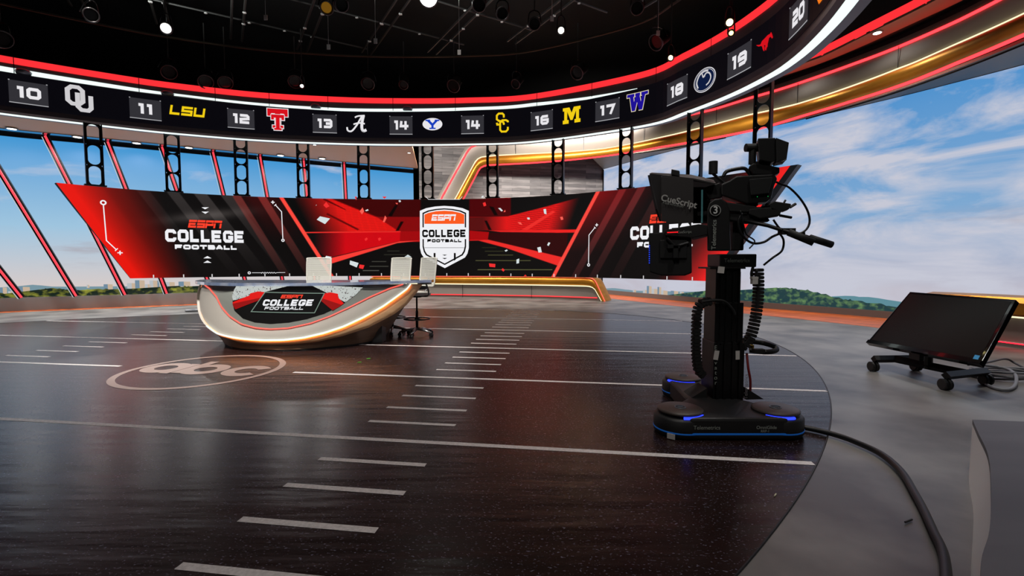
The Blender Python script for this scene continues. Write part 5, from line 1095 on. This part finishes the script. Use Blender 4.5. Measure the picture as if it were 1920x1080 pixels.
coil(5.72, 5.42, .3, 4, 'cable_coil', .014, m_gc, 'coil of grey cable heaped on the floor behind the monitor', sx=1.25)
cable('grey_cable', [G(1842, 716, .02), G(1862, 727, .015), G(1885, 731, .02), G(1902, 724, .03), G(1905, 706, .08), G(1893, 694, .1), G(1870, 688, .11), G(1840, 684, .13), G(1790, 676, .15)], .017, m_gc, 'thick grey cable looping round the right castor of the monitor stand')
cable('grey_cable', [G(1815, 684, .11), G(1850, 680, .12), G(1885, 673, .12), G(1905, 682, .06), G(1940, 700, .02)], .012, mat('dark_grey_cable', (62, 62, 68), .5), 'dark grey cable trailing from the monitor to the right edge')

# ---------------------------------------------------------------- floor cable, platform and scraps
cable('power_cable', [G(1500, 800, .03), G(1530, 806, .03), G(1565, 815, .03), G(1600, 827, .03), G(1650, 850, .03), G(1690, 884, .03), G(1718, 930, .03), G(1735, 962, .03), G(1752, 1000, .03), G(1768, 1035, .03), G(1774, 1085, .03), G(1770, 1150, .03)], .021, m_cab, 'thick black power cable snaking over the grey floor from the pedestal base', n=12)
pf_top = [(2.97, 3.0), (2.78, 2.77), (2.50, 2.43), (2.11, 2.03), (1.81, 1.74), (1.54, 1.5), (1.2, 1.1), (1.05, .6)]
q = catmull2(pf_top, 6)
poly = [(x, y) for x, y in q]+[(1.0, -.6), (5.2, -.6), (5.2, 2.72)]
PFm = empty('platform', (3, 1.5, 0), 'low grey-topped platform with a white curved front in the near right corner', 'platform')
MB().prism([(x, y, .30) for x, y in poly], (0, 0, .03)).build('platform_top', mat('platform_grey', (84, 82, 84), .5, noise=((1, 6, 1), (74, 72, 74), 5)), PFm)
n = len(q); lowq = [(x+.0, y+.0) for x, y in q]
obj('white_front', [(x, y, .30) for x, y in q]+[(x-.035*math.sin(PI*min(1, i/(n-8))), y+.035*math.sin(PI*min(1, i/(n-8))), .0) for i, (x, y) in enumerate(q)], [(i, i+1, n+i+1, n+i) for i in range(n-1)], mat('white_laminate', (240, 238, 236), .5), PFm, True)
MB().prism([(x, y, 0) for x, y in [(3.0, 2.95), (5.2, 2.7), (5.2, 2.6), (3.0, 2.85)]], (0, 0, .3)).build('back_panel', mat('platform_side', (120, 118, 118), .5), PFm)
def scrap(name, a, b, r, col, label): tag(MB().tube([G(*a, .006+r*.6), G(*b, .006+r*.6)], r, 6).build(name, mat('scrap_'+name+str(a[0]), col, .6)), label, 'scrap')
scrap('tape_scrap', (1697, 979), (1710, 974), .005, (30, 29, 28), 'thin black strip lying on the grey floor inside the cable curve')
scrap('tape_scrap', (1452, 930), (1455, 926), .004, (205, 200, 170), 'tiny yellowish scrap on the speckled inlay near its edge')
for x, y, l in ((674, 679, 'lower left'), (691, 672, 'upper right')): tag(MB().box(G(x, y, .009), (.05, .012, .006), .5).build('spike_mark', mat('green_tape', (70, 150, 30), .6)), 'small green tape mark on the floor before the desk, %s of two' % l, 'tape mark', 'green tape marks')
cp = G(362, 584, .0)
hp = MB().tube([(cp[0]+.0+.16*math.cos(2*PI*i/20), cp[1]+.16*math.sin(2*PI*i/20), .03) for i in range(20)], .025, 8, closed=True).build('cable_loop', m_gc, None, True); tag(hp, 'grey looped cable lying on the floor at the left end of the desk', 'cable')

# ---------------------------------------------------------------- overhead grid, lamps
m_pipe = mat('grid_pipe', (62, 62, 60), .5, .3); m_clamp = mat('clamp_pale', (245, 245, 240), .6); m_fix = mat('fixture_black', (9, 9, 10), .28, .2)
dA = Vector((-.52, .854, 0)); dB = Vector((.854, .52, 0)); Z0 = 7.3
side = {0: 'far left', 1: 'left', 2: 'middle left', 3: 'centre', 4: 'middle right', 5: 'right', 6: 'far right'}
rnd = random.Random(3)
def in_ring(p): return -13 < p.x < 4.5 and 3.5 < p.y < 14.5 and math.hypot(p.x+3.6, (p.y-5.2)*1.05) < 9.3
cnt = 0
for k in range(-6, 8):
    c = Vector((-3.4, 6.5, Z0))+dB*(k*1.6); s = [t*.25 for t in range(-60, 61) if in_ring(c+dA*(t*.25))]
    if len(s) < 12: continue
    a, b = c+dA*s[0], c+dA*s[-1]; cnt += 1
    e = empty('grid_pipe_pair', (a+b)/2, 'black double pipe of the overhead grid, number %d counted from the left' % cnt, 'pipe', 'overhead grid pipes')
    MB().tube([a-dB*.13, b-dB*.13], .03, 6).tube([a+dB*.13, b+dB*.13], .03, 6).build('pipes', m_pipe, e)
    for t in range(int((b-a).length/.9)):
        p = a+(b-a).normalized()*(t*.9+.5*rnd.random()); MB().box(p+dB*rnd.choice((-.13, .13))-Vector((0, 0, .03)), (.07, .05, .03)).build('clamp', m_clamp, e)
cnt = 0
for k in range(-5, 7):
    c = Vector((-3.4, 6.5, Z0+.15))+dA*(k*1.7); s = [t*.25 for t in range(-60, 61) if in_ring(c+dB*(t*.25))]
    if len(s) < 10: continue
    a, b = c+dB*s[0], c+dB*s[-1]; cnt += 1
    e = empty('grid_pipe', (a+b)/2, 'thin black cross pipe of the overhead grid, number %d counted from the camera' % cnt, 'pipe', 'overhead cross pipes')
    MB().tube([a, b], .024, 6).build('pipe', m_pipe, e)
    for t in range(int((b-a).length/.9)):
        p = a+(b-a).normalized()*(t*.9+.5*rnd.random()); MB().box(p-Vector((0, 0, .03)), (.06, .04, .025)).build('clamp', m_clamp, e)
C_pipe = Curve(C_ring.sub(.25, u0=1.5), smooth=False)
e = empty('curved_pipe', C_pipe.at(C_pipe.L/2, 6.7), 'curved steel lighting pipe following the red stripe of the ring', 'pipe')
MB().tube([C_pipe.at(C_pipe.L*i/90, 6.75) for i in range(91)], .028, 8).build('pipe', mat('steel_pipe', (92, 86, 74), .35, .7), e)
def fixture(px, py, Y, r, aim, label, glow=None, hang=.45):
    p = Vector(W(px, py, Y)); e = empty('stage_lamp', p, label, 'stage lamp', 'lamps hanging in the overhead grid')
    ax = (Vector(aim)-p).normalized(); M = ax.to_track_quat('Z', 'Y').to_matrix()
    MB().lathe([(r*.55, -.34), (r*.8, -.3), (r*.85, -.05), (r, 0), (r, .05), (r*.93, .05), (r*.86, .0)], p, 22, M).build('housing', m_fix, e, True)
    MB().tube([p+M @ Vector((r*math.cos(q), r*math.sin(q), .05)) for q in [2*PI*k/22 for k in range(22)]], .014, 6, closed=True).build('rim', mat('rim_metal', (96, 92, 92), .3, .8), e, True)
    MB().lathe([(r*.8, .006), (r*.8, .012)], p, 20, M).build('lens', led('lens_'+str(glow[0]), glow[1], glow[0]) if glow else mat('lens_glass', (46, 50, 50), .12, .3), e)
    MB().tube(smooth_pts([p+M @ Vector((-r*1.15, 0, -.12)), p+Vector((-r*.9, 0, hang*.55)), p+Vector((0, 0, hang*.7)), p+Vector((r*.9, 0, hang*.55)), p+M @ Vector((r*1.15, 0, -.12))], 5), .012, 6).build('yoke', m_fix, e)
    MB().tube([p+Vector((0, 0, hang*.66)), Vector((p.x, p.y, max(7.3, p.z+hang)))], .014, 6).build('hook_clamp', m_pipe, e)
    return e
aim0 = (-3.4, 7.2, .8)
for px, py, Y, l in ((2, 72, 9.9, 'red-rimmed stage lamp at the left edge of the photo'), (316, 134, 11.9, 'red-rimmed stage lamp above number 11'), (553, 152, 12.9, 'red-rimmed stage lamp right of the double T'), (690, 156, 13.1, 'red-rimmed stage lamp above the script A'), (757, 158, 13.2, 'small red-rimmed stage lamp above the first 14'), (851, 160, 13.1, 'red-rimmed stage lamp above the white oval emblem'), (968, 156, 12.9, 'small red-rimmed stage lamp above the S and C'), (1083, 135, 12.2, 'large red-rimmed stage lamp above the yellow M'), (1232, 78, 10.6, 'dark stage lamp above number 18'), (385, 152, 12.2, 'dark stage lamp right of number 11'), (422, 154, 12.4, 'dark stage lamp above number 12')):
    fixture(px, py, Y, .17 if 'small' not in l else .12, aim0, l)
for px, py, Y, r, g, l in ((311, 53, 9.5, .10, (14, (255, 255, 250)), 'round stage lamp glowing white at the upper left'), (803, -6, 9.0, .17, (60, (245, 255, 250)), 'brightest stage lamp cut by the top edge of the photo'), (1052, 57, 9.5, .07, (12, (255, 252, 225)), 'small stage lamp glowing warm white above number 16'), (566, 161, 12.5, .05, (14, (255, 255, 250)), 'tiny glowing lamp just above the red stripe'), (1258, 108, 10.2, .06, (8, (255, 236, 160)), 'yellowish glowing lamp above the red stripe near number 18'), (1368, 42, 8.6, .07, (7, (255, 226, 150)), 'warm glowing lamp at the upper right of the grid'), (1371, 62, 8.6, .05, (5, (255, 210, 120)), 'amber glowing lamp just under another at the upper right')):
    fixture(px, py, Y, r, (0, 0, H) if py < 100 else (-1, 2, H), l, glow=g, hang=.4)
for px, py, Y, l in ((898, 8, 8.5, 'dark round lamp near the top edge, right of the brightest one'), (640, 8, 8.6, 'dark round lamp near the top edge above the double T'), (942, 25, 9.2, 'dark lamp above the S and C emblem near the top edge'), (1002, 44, 9.6, 'dark lamp left of the small warm lamp'), (612, 14, 8.8, 'amber-faced lamp near the top edge'), (1195, 14, 8.8, 'dark lamp near the top edge above number 17'), (170, 28, 8.6, 'dark lamp at the upper left of the grid')):
    fixture(px, py, Y, .11, (0, 2, H), l, glow=(.25, (200, 140, 40)) if 'amber' in l else None, hang=.35)
for px, py, l in ((498, 33, 'above number 12'), (616, 88, 'above the script A'), (704, 77, 'above the first 14'), (1035, 35, 'beside the small warm lamp'), (861, 98, 'above the white oval'), (1234, 62, 'at the right of the grid')):
    p = W(px, py, 10.0); tg = tag(MB().box(p, (.07, .01, .1)).tube([Vector(p)+Vector((0, 0, .05)), Vector((p[0], p[1], Z0))], .003, 4).build('hanging_tag', m_clamp), 'small white paper tag hanging in the overhead grid '+l, 'tag', 'white tags in the grid')
